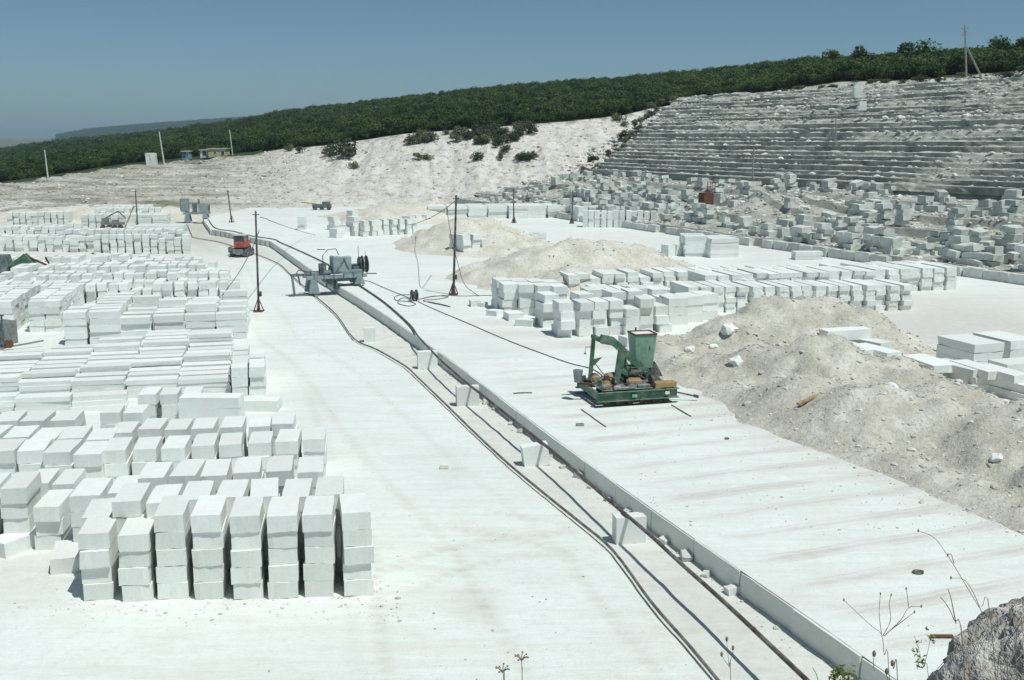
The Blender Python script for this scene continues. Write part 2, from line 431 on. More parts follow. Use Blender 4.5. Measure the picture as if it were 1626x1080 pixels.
wallG = np.minimum(1, np.clip(1 - np.abs(U2 - 1045 + (1 - Q2) * 60) / 45, 0, None) * .7 + np.clip((Q2 - .93) / .07, 0, None) * .8).ravel()
YSs = np.array([ext(u, YS_) for u in UU]); ZSs = np.array([zat(ext(u, VS_), ext(u, YS_)) for u in UU]) - TREE_H; ZSs = np.where(UU < 0, ZSs * .6, ZSs)
Qh = np.linspace(0, 1, NH)[None, :]; YH = YRs[:, None] * (5200 / YRs[:, None]) ** (Qh ** 1.05)
A_ = (YH - YRs[:, None]) / (YSs - YRs)[:, None]; dz_ = (ZSs - ZRs)[:, None]
ZH = ZRs[:, None] + dz_ * np.where(dz_ > 0, A_ * (1.25 - .25 * A_), A_)
zb_ = np.maximum(ZSs[:, None] - (YH - YSs[:, None]) * .016, -14 - (YH - YSs[:, None]) * .001)
cr_ = np.interp(UU, [-1500, -200, 60, 80, 138, 246, 369, 440, 3300], [222.5, 222.5, 221, 217.5, 206.5, 197.5, 189, 184, 184])
zt_ = np.array([zat(min(c, 222.5), 3400) - 4 for c in cr_])[:, None]; w_ = np.exp(-((YH - 3400) / 800.) ** 2)
zb_ = np.where(YH > 1800, zb_ * (1 - w_) + np.maximum(zb_, zt_) * w_, zb_); zb_ = np.where(YH > 4200, np.maximum(zb_, -2), zb_)
ZH = np.where(YH < YSs[:, None], ZH, zb_); XH = KS[:, None] * YH
ZH = ZH + fbm(XH * .02, YH * .02, 3, 9) * np.clip((YH - YRs[:, None]) * .03, 0, 2); ZH[:, 0] -= .12
hillV = np.stack([XH, YH, ZH], -1).reshape(-1, 3); hillD = ((YH > 1500) & (UU[:, None] < 85)).astype(float).ravel()
nU = len(UU)
def fan(name, V, nrow, mat, attrs, smooth=True, **kw):
    me = mesh(name, V, gridfaces(nU, nrow)[:, ::-1].copy(), smooth)
    for an, vals in attrs.items():
        a = me.attributes.new(an, 'FLOAT', 'POINT'); a.data.foreach_set('value', np.array(vals, np.float32))
    return obj(name, me, mat, **kw)
fan('quarry_wall', wallV, NW, M['wall'], {'dirt': wallD, 'grass': wallG}, kind='structure')
fan('hill', hillV, NH, M['hill'], {'dirt': hillD}, kind='structure')
HV = np.array(hillV).reshape(nU, NH, 3); WV = np.array(wallV).reshape(nU, NW, 3)
def surf(G, u, Y):
    i = int(np.clip(np.searchsorted(UU, u), 1, nU - 1)); w = (u - UU[i - 1]) / (UU[i] - UU[i - 1])
    z0 = np.interp(Y, G[i - 1, :, 1], G[i - 1, :, 2]); z1 = np.interp(Y, G[i, :, 1], G[i, :, 2])
    return float(z0 * (1 - w) + z1 * w)

# quarry floor left of the track (z 0) as a fan of fine cells
ys = [13.0]
while ys[-1] < 215: ys.append(ys[-1] * (1.0042 if ys[-1] < 60 else 1.0115) + .01)
ys = np.array(ys); ks = np.linspace(-.80, .80, 520)
Yg, Kg = np.meshgrid(ys, ks, indexing='ij'); Xg = Kg * Yg
Zg = fbm(Xg * .12, Yg * .12, 3, 3) * .10 + fbm(Xg * .9, Yg * .9, 3, 4) * .03
rx = railx(Yg); kxx = kerbx(Yg)
tr = np.clip((Xg - rx + .25) / .3, 0, 1) * np.clip((kxx - Xg + .5) / .3, 0, 1) * (Yg < 140)
Zg = Zg * .5 - tr * (.10 + .06 * fbm(Xg * 1.5, Yg * 1.5, 3, 8))
rut = np.zeros_like(Zg)
for off, sd in ((-2.2, 1), (-4.0, 2), (-6.5, 5), (-8.2, 6)):
    cx = railx(Yg) + off + 1.2 * np.sin(Yg * .05 + sd); dd_ = np.abs(Xg - cx)
    tread = .7 + .3 * np.sign(np.sin(Yg * 14)) * (Yg < 45)
    rut = np.maximum(rut, np.clip(1.3 - dd_ / .22, 0, 1) * (.35 + 1.6 * np.clip(fbm(Xg * .15, Yg * .12, 3, 45 + sd) + .12, 0, .5)) * tread)
Zg -= rut * .03
Zg = np.where(Xg > kxx + .25, np.minimum(Zg, -.2), Zg)
dirt = tr * .42 + rut * .55
far = np.clip((Yg - 82) / 30, 0, 1) * np.clip((-20 - Xg) / 12 + fbm(Xg * .06, Yg * .06, 3, 12) * 2, 0, 1)
for (cu, cv, rad, a0, a1) in ((560, 1010, 7.0, -.2, 1.3), (560, 1010, 8.6, -.2, 1.25), (950, 1010, 5.0, 1.5, 2.9), (950, 1010, 6.4, 1.6, 2.9), (500, 760, 9.0, -.6, .6), (500, 760, 10.7, -.6, .6), (480, 600, 12, -.7, .5), (480, 600, 13.8, -.7, .5)):
    ccx, ccy = P(cu, cv, 0); rr0 = np.hypot(Xg - ccx, Yg - ccy); an = np.arctan2(Yg - ccy, Xg - ccx)
    mk = np.clip(1.2 - np.abs(rr0 - rad) / .28, 0, 1) * ((an > a0) & (an < a1)) * (.7 + .3 * np.sign(np.sin(an * rad * 16)) * (Yg < 40)) * np.clip(fbm(Xg * .5, Yg * .5, 3, 46) * 2 + .6, 0, 1)
    Zg -= mk * .018 * (tr < .1); dirt += mk * .38 * (tr < .1)
px, py = P(760, 960, 0); dirt += .5 * np.clip(1 - np.hypot((Xg - px) / .9, (Yg - py) / 1.5), 0, 1)
px, py = P(720, 745, 0); dirt += .5 * np.clip(1 - np.hypot((Xg - px) / .6, (Yg - py) / .4), 0, 1)
px, py = P(60, 590, 0); dirt += .55 * np.clip(1.4 - np.hypot((Xg - px) / 4.5, (Yg - py) / 4.0), 0, 1)
px, py = P(70, 905, 0); dirt += .35 * np.clip(1.4 - np.hypot((Xg - px) / 2.5, (Yg - py) / 2), 0, 1)
dirt = np.clip(dirt + far * .8, 0, 1)
me = mesh('quarry_floor', np.stack([Xg, Yg, Zg], -1).reshape(-1, 3), gridfaces(len(ys), len(ks)), True)
a = me.attributes.new('dirt', 'FLOAT', 'POINT'); a.data.foreach_set('value', dirt.astype(np.float32).ravel())
obj('quarry_floor', me, M['floor'], kind='structure')

# bench right of the track (z 0.5): a sheet from the kerb to the foot of the right wall
yb = [13.0]
while yb[-1] < 185: yb.append(yb[-1] * 1.0022 + .012 if yb[-1] < 54 else yb[-1] * 1.009 + .03)
yb = np.array(yb); nb = 420; xl = kerbx(yb) + .015
yk_end = KP[-1, 1]
xr = np.minimum(.85 * yb + 10, (S0 + 1.5 - .438 * yb) / .899)
xr = np.maximum(xr, xl + 10)
q = np.linspace(0, 1, nb) ** 1.25
Xb = xl[:, None] + (xr - xl)[:, None] * q[None, :]; Yb = np.repeat(yb[:, None], nb, 1)
Zb = BZ + fbm(Xb * .15, Yb * .15, 3, 21) * .05 * np.clip(q[None, :] * 14, 0, 1) + 0 * Xb
TA = math.radians(19.5)
tt = -math.sin(TA) * Xb + math.cos(TA) * Yb; ss = math.cos(TA) * Xb + math.sin(TA) * Yb
crs = tt + .25 * fbm(ss * .25, tt * .02, 3, 40) * 2
ph = (crs / 1.62) % 1.0
ridge = (np.exp(-((ph - .5) / .085) ** 2) + .7 * np.exp(-((ph - .66) / .03) ** 2) + .5 * np.exp(-((ph - .36) / .025) ** 2)) * np.clip(.55 + 2.2 * fbm(ss * .45, np.floor(crs / 1.62) * 3.7, 3, 41), .32, 1)
ridge *= np.clip((52 - Yb) / 10, 0, 1) * np.clip((ss - (math.cos(TA) * kerbx(Yb) + math.sin(TA) * Yb) - .5) / 1.0, 0, 1)
Zb += ridge * .04 * (.6 + fbm(Xb * 2, Yb * 2, 3, 42))
Zb = np.where(Yb > yk_end, BZ - np.clip((Yb - yk_end) / 20, 0, 1) * .42 - .002, Zb)
dirtb = ridge * 1.9
rr = np.clip((np.hypot(Xb - P(1530, 520, BZ)[0], (Yb - P(1530, 520, BZ)[1]) * .6) / -9 + 1.4), 0, 1)
dirtb += rr * 1.0
rr = np.clip((np.hypot((Xb - P(1250, 385, BZ)[0]) * .5, (Yb - P(1250, 385, BZ)[1]) * .5) / -9 + 1.3), 0, 1)
for (cu, cv, rx_, ry_, am) in ((880, 530, 4.0, 1.6, .8), (960, 548, 4.0, 1.4, .8), (1040, 545, 4.0, 2.0, .8), (815, 512, 3.0, 1.4, .7), (700, 400, 5.0, 4, .5), (780, 440, 4.0, 3.0, .5), (1030, 572, 2.5, 2.0, .6), (1100, 605, 2.0, 1.2, .6), (1150, 632, 2.0, 1.3, .6), (1200, 655, 2.0, 1.3, .6), (1250, 678, 2.0, 1.3, .6), (1300, 700, 2.0, 1.3, .6), (1360, 725, 1.9, 1.2, .6), (1420, 750, 1.9, 1.2, .6), (1480, 775, 1.8, 1.1, .6), (1540, 800, 1.8, 1.0, .6), (1610, 828, 1.7, 1.0, .6)):
    ccx, ccy = P(cu, cv, BZ); dirtb = dirtb + am * np.clip(1.3 - np.hypot((Xb - ccx) / rx_, (Yb - ccy) / ry_), 0, 1)
dirtb = np.clip(dirtb + rr * .45 + np.clip((Yb - 120) / 30, 0, 1) * .25, 0, 1)
Zb[:, 0] = np.minimum(Zb[:, 0], BZ)
me = mesh('bench_floor', np.stack([Xb, Yb, Zb], -1).reshape(-1, 3), gridfaces(len(yb), nb), True)
a = me.attributes.new('dirt', 'FLOAT', 'POINT'); a.data.foreach_set('value', dirtb.astype(np.float32).ravel())
obj('bench_floor', me, M['bench'], kind='structure')

# block shapes: sawn box with ragged, chipped edges; size 1, origin at the middle of the base
def block_mesh(name, seed, nx=4, ny=2, rag=.02, chips=2):
    r = random.Random(seed); V = []; idx = {}; Fc = []
    nz = 1
    def vid(i, j, k):
        if (i, j, k) in idx: return idx[(i, j, k)]
        p = [i / nx - .5, j / ny - .5, k / nz]
        for a in range(3): p[a] += r.uniform(-rag, rag) * (1.6 if (k == 0 and a == 2) else 1)
        if k == 0: p[2] = max(p[2], 0.0) + r.choice((0, 0, 0, .0, .02, .05)) * (1 if (j in (0, ny) or i in (0, nx)) else 0)
        idx[(i, j, k)] = len(V); V.append(p); return idx[(i, j, k)]
    for i in range(nx):
        for j in range(ny):
            Fc.append((vid(i, j, 1), vid(i + 1, j, 1), vid(i + 1, j + 1, 1), vid(i, j + 1, 1)))
            Fc.append((vid(i, j, 0), vid(i, j + 1, 0), vid(i + 1, j + 1, 0), vid(i + 1, j, 0)))
    for i in range(nx):
        Fc.append((vid(i, 0, 0), vid(i + 1, 0, 0), vid(i + 1, 0, 1), vid(i, 0, 1)))
        Fc.append((vid(i + 1, ny, 0), vid(i, ny, 0), vid(i, ny, 1), vid(i + 1, ny, 1)))
    for j in range(ny):
        Fc.append((vid(0, j + 1, 0), vid(0, j, 0), vid(0, j, 1), vid(0, j + 1, 1)))
        Fc.append((vid(nx, j, 0), vid(nx, j + 1, 0), vid(nx, j + 1, 1), vid(nx, j, 1)))
    for _ in range(chips):
        c = (r.choice((0, nx)), r.choice((0, ny)), r.choice((0, 1, 1)))
        if c in idx:
            v = V[idx[c]]; v[0] *= .95; v[1] *= .97; v[2] = v[2] * .95 + .02
    return mesh(name, V, Fc)
BM = [block_mesh('stone_block', 100 + i, 5, 3, .007, 1) for i in range(10)]
SM = [block_mesh('stone_slab', 200 + i, 6, 2, .006, 1) for i in range(6)]
RM = [block_mesh('rough_block', 300 + i, 3, 2, .045, 4) for i in range(10)]
for m_ in BM + SM: m_.materials.append(M['stone'])
for m_ in RM: m_.materials.append(M['old_stone'])
def arr(me):
    V = np.array([v.co for v in me.vertices]); Fc = [tuple(p.vertices) for p in me.polygons]
    return V, np.array(Fc)
BA = {id(m_): arr(m_) for m_ in BM + SM + RM}

# kerb: sawn stones along the edge of the bench
kerb = empty('stone_kerb', (0, 0, 0), 0, 'long low kerb of sawn white stones beside the brown pipe', 'kerb')
kerb['kind'] = 'structure'
seg = np.hypot(*np.diff(KP, axis=0).T); cum = np.concatenate([[0], np.cumsum(seg)])
def kpt(s): return np.array((np.interp(s, cum, KP[:, 0]), np.interp(s, cum, KP[:, 1])))
s = 0.0; i = 0
s_castle = cum[-1] - np.hypot(*(KP[-1] - KP[13]))
while s < cum[-1] - 1:
    far = s > cum[13]
    L = random.uniform(2.1, 2.5) if not far else 1.3
    a, b = kpt(s), kpt(min(s + L - (.02 if not far else .35), cum[-1])); d = b - a; ln = np.hypot(*d); d /= ln
    nl = np.array((-d[1], d[0]))                                  # to the left, into the trench
    c = (a + b) / 2 - nl * .16 + nl * random.uniform(-.015, .02)
    me_ = BM[i % 10]
    o = bpy.data.objects.new('kerb_stone', me_); COL.objects.link(o); o.parent = kerb
    o.location = (c[0], c[1], -.16); o.rotation_euler = (0, 0, math.atan2(d[1], d[0]))
    o.scale = (ln, .40, BZ + .148 + random.uniform(-.01, .004))
    o.material_slots[0].link = 'OBJECT'; o.material_slots[0].material = M['kerb']
    if not far and s < cum[8]:
        for kk in range(2):
            if random.random() < .35: continue
            w_ = bpy.data.objects.new('wedge_stone', RM[(i * 3 + kk) % 10]); COL.objects.link(w_); w_.parent = kerb; e_ = a + d * (ln * (.06 + .5 * kk) + random.uniform(-.1, .1)) + nl * random.uniform(.12, .3)
            w_.location = (e_[0], e_[1], -.12); w_.rotation_euler = (random.uniform(-.2, .2), random.uniform(-.3, .3), random.uniform(0, 3)); q_ = random.uniform(.12, .28); w_.scale = (q_ * 1.3, q_, q_ * .8)
    s += L; i += 1

# ------------------------------------------------------------------ right wall: sawn terraces
def st(s, t, z): return (s * N_[0] + t * D_[0], s * N_[1] + t * D_[1], z)
TS0 = S0 + 22.0
terr = empty('quarry_terraces', (0, 0, 0), 0, 'stepped sawn terraces climbing the right quarry wall', 'terraces'); terr['kind'] = 'structure'
nst = 23; Z0, Z1 = 5.2, 18.3
tv = np.arange(0, 190, .7)
zoff = lambda t: np.interp(t, [0, 60, 120, 190], [1.2, .4, 0, 0])
def broken(t, i):
    return fbm(t * .06, i * 1.7 + 0 * t, 3, 61)
_r = random.Random(3); wz = np.cumsum([0] + [_r.uniform(.55, 1.5) for _ in range(nst)]); wz /= wz[-1]; wsx = np.cumsum([0] + [_r.uniform(.7, 1.35) for _ in range(nst)]); wsx /= wsx[-1]
prof = [(TS0 + (STOP - TS0) * wsx[i], Z0 + (Z1 - Z0) * (.5 * wz[i] + .5 * wsx[i])) for i in range(nst + 1)]
slide = lambda t, s: np.clip(1 - np.abs(t - (40 + (s - TS0) * .9)) / 4.0, 0, 1) + .9 * np.clip(1 - np.abs(t - (84 - (s - TS0) * .2)) / 6, 0, 1) * (s < TS0 + 9)
for i in range(nst):
    s_a, z_a = prof[i]; s_b, z_b = prof[i + 1]
    tend = np.interp(i, [0, nst], [152, 178]); tvv = tv[tv < tend]
    br = np.clip((broken(tvv, i) - .04) * 7, 0, 1) * (.5 if i < 9 else 1.0) * (.4 + .6 * (i / nst))
    br = np.maximum(br, np.clip(slide(tvv, s_a), 0, 1))
    if i > 14: br = np.maximum(br, .8 * np.clip(.5 + 3 * fbm(tvv * .15, tvv * 0 + i, 3, 66), 0, 1))
    zz = zoff(tvv)
    s_r = s_a + fbm(tvv * .5, tvv * 0 + i * 3.1, 3, 62) * .18
    V = []; up = []
    rows = 9; tw = s_b - s_a
    for r_ in range(rows):
        if r_ < 4:                                                  # riser
            f = r_ / 3; sv = s_r + br * (f - 1) * .9 * 0 + br * f * 1.0 * tw * .6; zv = z_a - .25 + f * (z_b - z_a + .25) * (1 - .25 * br) ; u_ = br * .8 * f
            sv = sv + fbm(tvv * 1.3, tvv * 0 + r_ * 5 + i * 11, 2, 64) * (.05 + .5 * br)
        else:
            f = (r_ - 3) / (rows - 4); sv = s_r + br * tw * .6 * (1 - f) + f * (tw + .35); zv = z_b + 0 * tvv - .15 * br * (1 - f) * (z_b - z_a)
            ru = np.clip(fbm(tvv * .45, tvv * 0 + i * 7.3, 3, 65) * 1.6 + .10, 0, .5) * math.sin(math.pi * min(1, f * 1.1 + .05)) if r_ > 4 else 0
            ru = ru * (.35 + .4 * i / nst)
            zv = zv + ru + fbm(tvv * 1.1, tvv * 0 + r_ * 3 + i * 5, 2, 67) * .14 * (1 if r_ > 4 else .25); u_ = np.clip(tvv * 0 + .95, 0, 1)
        up.append(np.clip(u_ + 0 * tvv, 0, 1))
        V.append(np.stack([sv * N_[0] + tvv * D_[0], sv * N_[1] + tvv * D_[1], zv + zz], -1))
    V = np.array(V).reshape(-1, 3)
    me = mesh('ledge', V, gridfaces(rows, len(tvv)), False)
    a = me.attributes.new('up', 'FLOAT', 'POINT'); a.data.foreach_set('value', np.array(up, np.float32).ravel())
    obj('ledge', me, M['ledge'], terr)

# broken upper bank between terraces and the wood, and the rubble slope at their foot
def slope_sheet(name, s_list, z_list, t0, t1, dt, amp, seed, mat, extra=None, zf=None):
    tvv = np.arange(t0, t1, dt); V = []; up = []
    sl_ = np.linspace(s_list[0], s_list[-1], 40)
    for s_ in sl_:
        z = np.interp(s_, s_list, z_list) + amp * 2 * fbm(tvv * .22, tvv * 0 + s_ * .22, 4, seed) + amp * fbm(tvv * .9, tvv * 0 + s_ * .9, 3, seed + 3)
        if zf is not None: z = z + zf(tvv, s_)
        V.append(np.stack([s_ * N_[0] + tvv * D_[0], s_ * N_[1] + tvv * D_[1], z], -1)); up.append(np.ones(len(tvv)))
    me = mesh(name, np.array(V).reshape(-1, 3), gridfaces(len(sl_), len(tvv)), True)
    a = me.attributes.new('up', 'FLOAT', 'POINT'); a.data.foreach_set('value', np.array(up, np.float32).ravel())
    a = me.attributes.new('dirt', 'FLOAT', 'POINT'); a.data.foreach_set('value', np.array(up, np.float32).ravel() * .5)
    return obj(name, me, mat, kind='structure')
def upper_z(t, s_): 
    w = np.clip((s_ - STOP) / 4.5, 0, 1)
    return w * np.interp(t, [0, 55, 80, 120, 150, 190], [1.4, 1.2, 2.0, .6, -.4, -1.2]) + zoff(t) * (1 - w * .5)
UBS, UBZ = [STOP - .5, STOP + .8, STOP + 2.6, STOP + 5], [17.6, 18.2, 18.6, 17.4]
slope_sheet('upper_bank', UBS, UBZ, 0, 186, .6, .55, 71, M['ledge'], zf=upper_z)
RST = [(S0, BZ), (S0 + .35, 1.25), (S0 + 4.2, 1.25), (S0 + 4.6, 1.95), (S0 + 8.6, 2.0), (S0 + 9.0, 2.7), (S0 + 13, 2.8), (S0 + 13.4, 3.5), (S0 + 17.5, 3.7), (S0 + 18, 4.4), (S0 + 22, 4.7), (S0 + 22.6, 5.4)]
def rub_z(t, s_):
    q = (s_ - S0) / 22
    hump = 4.2 * np.exp(-((t - 40) / 17) ** 2) * math.exp(-((q - .80) / .24) ** 2)
    hump = hump + 2.0 * np.exp(-((t - 94) / 6.5) ** 2) * math.exp(-((q - .45) / .28) ** 2)
    hump = hump + 1.5 * np.exp(-((t - 140) / 9.0) ** 2) * math.exp(-((q - .5) / .25) ** 2)
    return hump * (1 + fbm(t * .3, t * 0 + s_ * .4, 3, 80))
def rubble_ground(s_, t): return float(np.interp(s_, [p[0] for p in RST], [p[1] for p in RST]) + rub_z(np.array([t]), s_)[0])
tvv = np.arange(0, 158, .7); sl_ = []
for a_, b_ in zip(RST[:-1], RST[1:]):
    n_ = max(1, int((b_[0] - a_[0]) / .8)); sl_ += [(a_[0] + (b_[0] - a_[0]) * k / n_) for k in range(n_)]
sl_ = np.array(sl_ + [RST[-1][0]]); V = []
for s_ in sl_:
    z = np.interp(s_, [p[0] for p in RST], [p[1] for p in RST]) + rub_z(tvv, s_) + .35 * fbm(tvv * .5, tvv * 0 + s_ * .5, 3, 82) * np.clip((s_ - S0 - .5) / 2, 0, 1)
    if s_ == S0: z = z - .3
    V.append(np.stack([s_ * N_[0] + tvv * D_[0], s_ * N_[1] + tvv * D_[1], z], -1))
me = mesh('rubble_slope', np.array(V).reshape(-1, 3), gridfaces(len(sl_), len(tvv)), False)
a = me.attributes.new('up', 'FLOAT', 'POINT'); a.data.foreach_set('value', np.ones(len(me.vertices), np.float32) * .9)
M['rubble'] = spoil_mat('grey_rubble_ground', (.28, .285, .24), (.43, .43, .375), (.64, .635, .575))
RS = obj('rubble_slope', me, M['rubble'], kind='structure')
# sawn stones along the foot of the right wall
wk = empty('stone_kerb', (0, 0, 0), 0, 'weathered stone kerb along the foot of the right quarry wall', 'kerb'); wk['kind'] = 'structure'
for (ds, zt, zb_) in ((0, 1.28, .3), (4.35, 2.02, 1.1)):
    t = 22.0 if ds == 0 else 24; k = 0
    while t < 128:
        L = random.uniform(1.5, 2.4)
        if random.random() < .12 + (.25 if ds else 0): t += L; continue
        o = bpy.data.objects.new('kerb_stone', RM[k % 10]); COL.objects.link(o); o.parent = wk
        o.location = st(S0 + ds + random.uniform(-.12, .05), t + L / 2, zb_); o.rotation_euler = (0, 0, math.atan2(D_[1], D_[0]) + random.uniform(-.015, .015))
        o.scale = (L - .05, .6, zt - zb_ + random.uniform(-.08, .05)); t += L; k += 1

# bank under the photographer
bk = []
bu = np.linspace(-14, 14, 90); bv = np.linspace(0, 1, 50)
for x in bu:
    edge = 2.6 + .5 * float(fbm(x * .4, 1.0, 3, 90)) + .25 * x * (x > 0)
    for w in bv:
        if w < .5: y = -8 + (edge + 8) * w * 2; z = 9.35 - .12 * max(0, y + 1)
        else: q_ = (w - .5) * 2; y = edge + q_ * 3.4; z = 9.35 - .12 * (edge + 1) - q_ * 10.2
        z += .18 * float(fbm(x * 1.2, y * 1.2 + z * .5, 4, 91)); bk.append((x, y, z))
obj('bank', mesh('bank', bk, gridfaces(90, 50)[:, ::-1].copy(), True), M['spoil'], kind='structure')
BANKZ = lambda y: 9.35 - .12 * max(0, y + 1)
#OBJECTS_BELOW
# ------------------------------------------------------------------ stone blocks and slabs in the yards
_T = ['', '', 'twenty', 'thirty', 'forty', 'fifty', 'sixty', 'seventy', 'eighty', 'ninety']; _U = ['first', 'second', 'third', 'fourth', 'fifth', 'sixth', 'seventh', 'eighth', 'ninth']
ORD = _U + ['tenth', 'eleventh', 'twelfth', 'thirteenth', 'fourteenth', 'fifteenth', 'sixteenth', 'seventeenth', 'eighteenth', 'nineteenth']
for _k in range(2, 10): ORD += [_T[_k][:-1] + 'ieth'] + [_T[_k] + '-' + w for w in _U]
REC = []
def rec(kind, x, y, z, yaw, sx, sy, sz, label, score=1.0, tilt=(0, 0), group=None):
    REC.append(dict(kind=kind, p=(x, y, z), yaw=yaw, s=(sx, sy, sz), label=label, tilt=tilt, group=group,
                    score=score * (sx * sz + .5 * sx * sy) / (x * x + y * y + 1)))
def row(name, Lp, Rp, n, d, h, layers, deep=1, zref=0.0, z0=0.0, kind='block', fill=.82, vp=None, jit=.05, dgap=.18, full=False, lay_by_rank=None, cols_by_rank=None, yj=.025, w=None, pitch=None, grp=None, runs_right=False):
    A = P(*Lp, zref); B = P(*Rp, zref); e = B - A; ln = np.hypot(*e); e = e / ln
    if vp is None: g = np.array((-e[1], e[0]))
    else: k = kx(vp); g = np.array((k, 1.)); g /= np.hypot(*g)
    pit = ln / (n - 1 + fill); ww = pit * fill if w is None else w
    yaw = math.atan2(-g[0], g[1])
    for r in range(deep):
        rname = name if deep == 1 else f'{name} rank {ORD[r]}'
        for c in range(n):
            if cols_by_rank and not cols_by_rank(r, c): continue
            Lc = layers[c] if isinstance(layers, (list, tuple)) else layers
            if lay_by_rank: Lc = lay_by_rank(r, c, Lc)
            o = A + e * (c * pit + ww / 2) + g * (r * (d + dgap) + d / 2)
            jx, jy, ja = random.gauss(0, jit * .4), random.gauss(0, jit), random.gauss(0, yj)
            z = z0
            for l in range(Lc):
                x = o + e * (jx + random.gauss(0, jit * .35)) + g * (jy + random.gauss(0, jit * .8))
                hh = h * random.uniform(.965, 1.035)
                top = l == Lc - 1
                vis = 1.0 if (top or r == 0) else (.5 if (c == n - 1 and not runs_right) else .12)
                lay = 'top' if top else ('bottom' if l == 0 else ORD[l])
                if kind == 'slab': lab = f'white stone slab, {lay} layer, {ORD[c]} pile from left, {rname}'
                else: lab = f'white stone block, {lay} layer, {ORD[c]} column from left, {rname}'
                rec(kind, x[0], x[1], z, yaw + ja + random.gauss(0, yj * .6), ww * random.uniform(.97, 1.02), d * random.uniform(.95, 1.03), hh, lab, vis)
                z += hh * 1.004
VPB = 545
# left yard, near block rows
row('front row of left yard', (133, 955), (592, 947), 8, 1.5, .42, [4, 4, 5, 5, 5, 5, 5, 5], vp=VPB, fill=.79, jit=.045)
row('second row of left yard', (122, 800), (545, 784), 8, 1.5, .42, [4, 5, 5, 5, 5, 5, 5, 5], zref=2.1, vp=VPB, fill=.82, jit=.045)
row('third row of left yard', (218, 759), (511, 748), 6, 1.5, .42, 5, zref=2.1, vp=VPB, fill=.82, jit=.05)
row('third row, low left end', (-95, 877), (100, 872), 4, 1.5, .42, [3, 3, 4, 3], vp=VPB, fill=.8, jit=.08)
row('third row, left middle', (112, 786), (216, 782), 2, 1.5, .42, 4, zref=1.7, vp=VPB, fill=.85)
row('low row behind third row', (-40, 845), (120, 838), 4, 1.5, .42, [3, 2, 3, 3], vp=VPB, fill=.8, jit=.1)
row('fourth row of left yard', (160, 718), (517, 698), 8, 1.5, .42, 3, zref=1.26, vp=VPB, fill=.80, jit=.05)
row('fourth row, paired left end', (-110, 712), (157, 722), 6, 1.5, .42, 3, deep=2, zref=1.26, vp=VPB, fill=.84, dgap=.05, jit=.06)
row('fifth row of left yard', (172, 687), (468, 674), 7, 1.5, .42, 3, zref=1.26, vp=VPB, fill=.82, jit=.06)
row('sixth row of left yard', (-60, 670), (116, 667), 4, 1.5, .42, 3, zref=1.26, vp=VPB, fill=.84, jit=.08)
row('sixth row, short middle', (158, 657), (226, 656), 2, 1.2, .42, 3, zref=1.26, vp=VPB, fill=.84)
row('seventh row beside slabs', (217, 628), (318, 626), 3, 1.3, .42, 3, zref=1.26, vp=VPB, fill=.78)
x, y = P(277, 649, .84); 
for l, lw in ((0, 'bottom'), (1, 'middle'), (2, 'top')): rec('block', x + 1.3, y + .4, l * .42, -.01, 2.3, .8, .42, f'long white stone block, {lw} of three, before slab piles')
x, y = P(357, 654, .0)
for l, lw in ((0, 'lower'), (1, 'upper')): rec('slab', x + 1.1, y + .4, l * .22, .0, 2.1, .8, .22, f'{lw} of two slabs lying right of seventh row')
x, y = P(315, 660, .6)
for l, lw in ((0, 'lower'), (1, 'upper')): rec('slab', x - 1.1, y + 1.6, l * .3, .01, 2.2, .8, .3, f'{lw} of two long slabs behind fifth row')
x, y = P(62, 914); rec('block', x + .45, y + .75, 0, .28, .72, 1.35, .42, 'single white stone block lying on sand left of the front row', 3)
x, y = P(-8, 888); rec('block', x + .3, y + .75, 0, -.5, .72, 1.35, .42, 'lone block lying at left edge of the picture', 3)
x, y = P(250, 800); 
# long slabs, laid crosswise
rk = [8, 9, 10, 12, 12]
row('slab field', (-52, 636), (364, 628), 5, .72, .19, 4, deep=12, vp=400, kind='slab', fill=.975, dgap=.24, jit=.06, yj=.008,
    cols_by_rank=lambda r, c: r < rk[c], lay_by_rank=lambda r, c, L: L + (1 if (r * 7 + c * 3) % 5 == 0 else 0) + (1 if r > 8 else 0))
row('low slabs before the slab field', (-60, 655), (200, 652), 3, .8, .2, 3, vp=400, kind='slab', fill=.97, jit=.06)
row('pair of columns right of slabs', (369, 632), (423, 627), 2, .9, .42, [3, 3], deep=6, vp=420, fill=.86, dgap=.12, jit=.05, cols_by_rank=lambda r, c: r < (6, 4)[c])
# stacks behind the slab field
row('long block wall behind slabs', (142, 549), (392, 537), 5, .8, .36, [5, 4, 4, 4, 4], deep=7, vp=440, fill=.97, dgap=.22, jit=.07, lay_by_rank=lambda r, c, L: L + (1 if (r * 5 + c * 3) % 7 == 0 else 0) * (r > 0) - (1 if (r * 3 + c) % 6 == 1 else 0) * (r > 0))
row('end column before sandy patch', (104, 549), (140, 548), 1, 1.0, .36, 5, deep=2, vp=420, fill=1, dgap=.3)
row('stacks left of sandy patch', (-45, 531), (22, 529), 2, .9, .36, 5, deep=7, vp=440, fill=.95, dgap=.2, jit=.06)
row('stacks by the dark gap', (46, 529), (98, 527), 2, .9, .36, 5, deep=7, vp=440, fill=.95, dgap=.2, jit=.06)
x, y = P(374, 500, 0)
row('end column by the mast', (364, 482), (381, 482), 1, .9, .36, 4, deep=2, vp=420, fill=1)
def lj(r, c, L): return max(1, L + random.choice((0, 0, 0, 0, -1, 0, 0)))
row('ninth row of left yard', (-30, 456), (362, 449), 22, 1.3, .42, 3, zref=1.26, vp=470, fill=.86, jit=.1, yj=.05, deep=2, lay_by_rank=lj)
row('tenth row of left yard', (-30, 440), (362, 433), 23, 1.3, .42, 3, zref=1.26, vp=470, fill=.86, jit=.12, yj=.06, deep=2, lay_by_rank=lj)
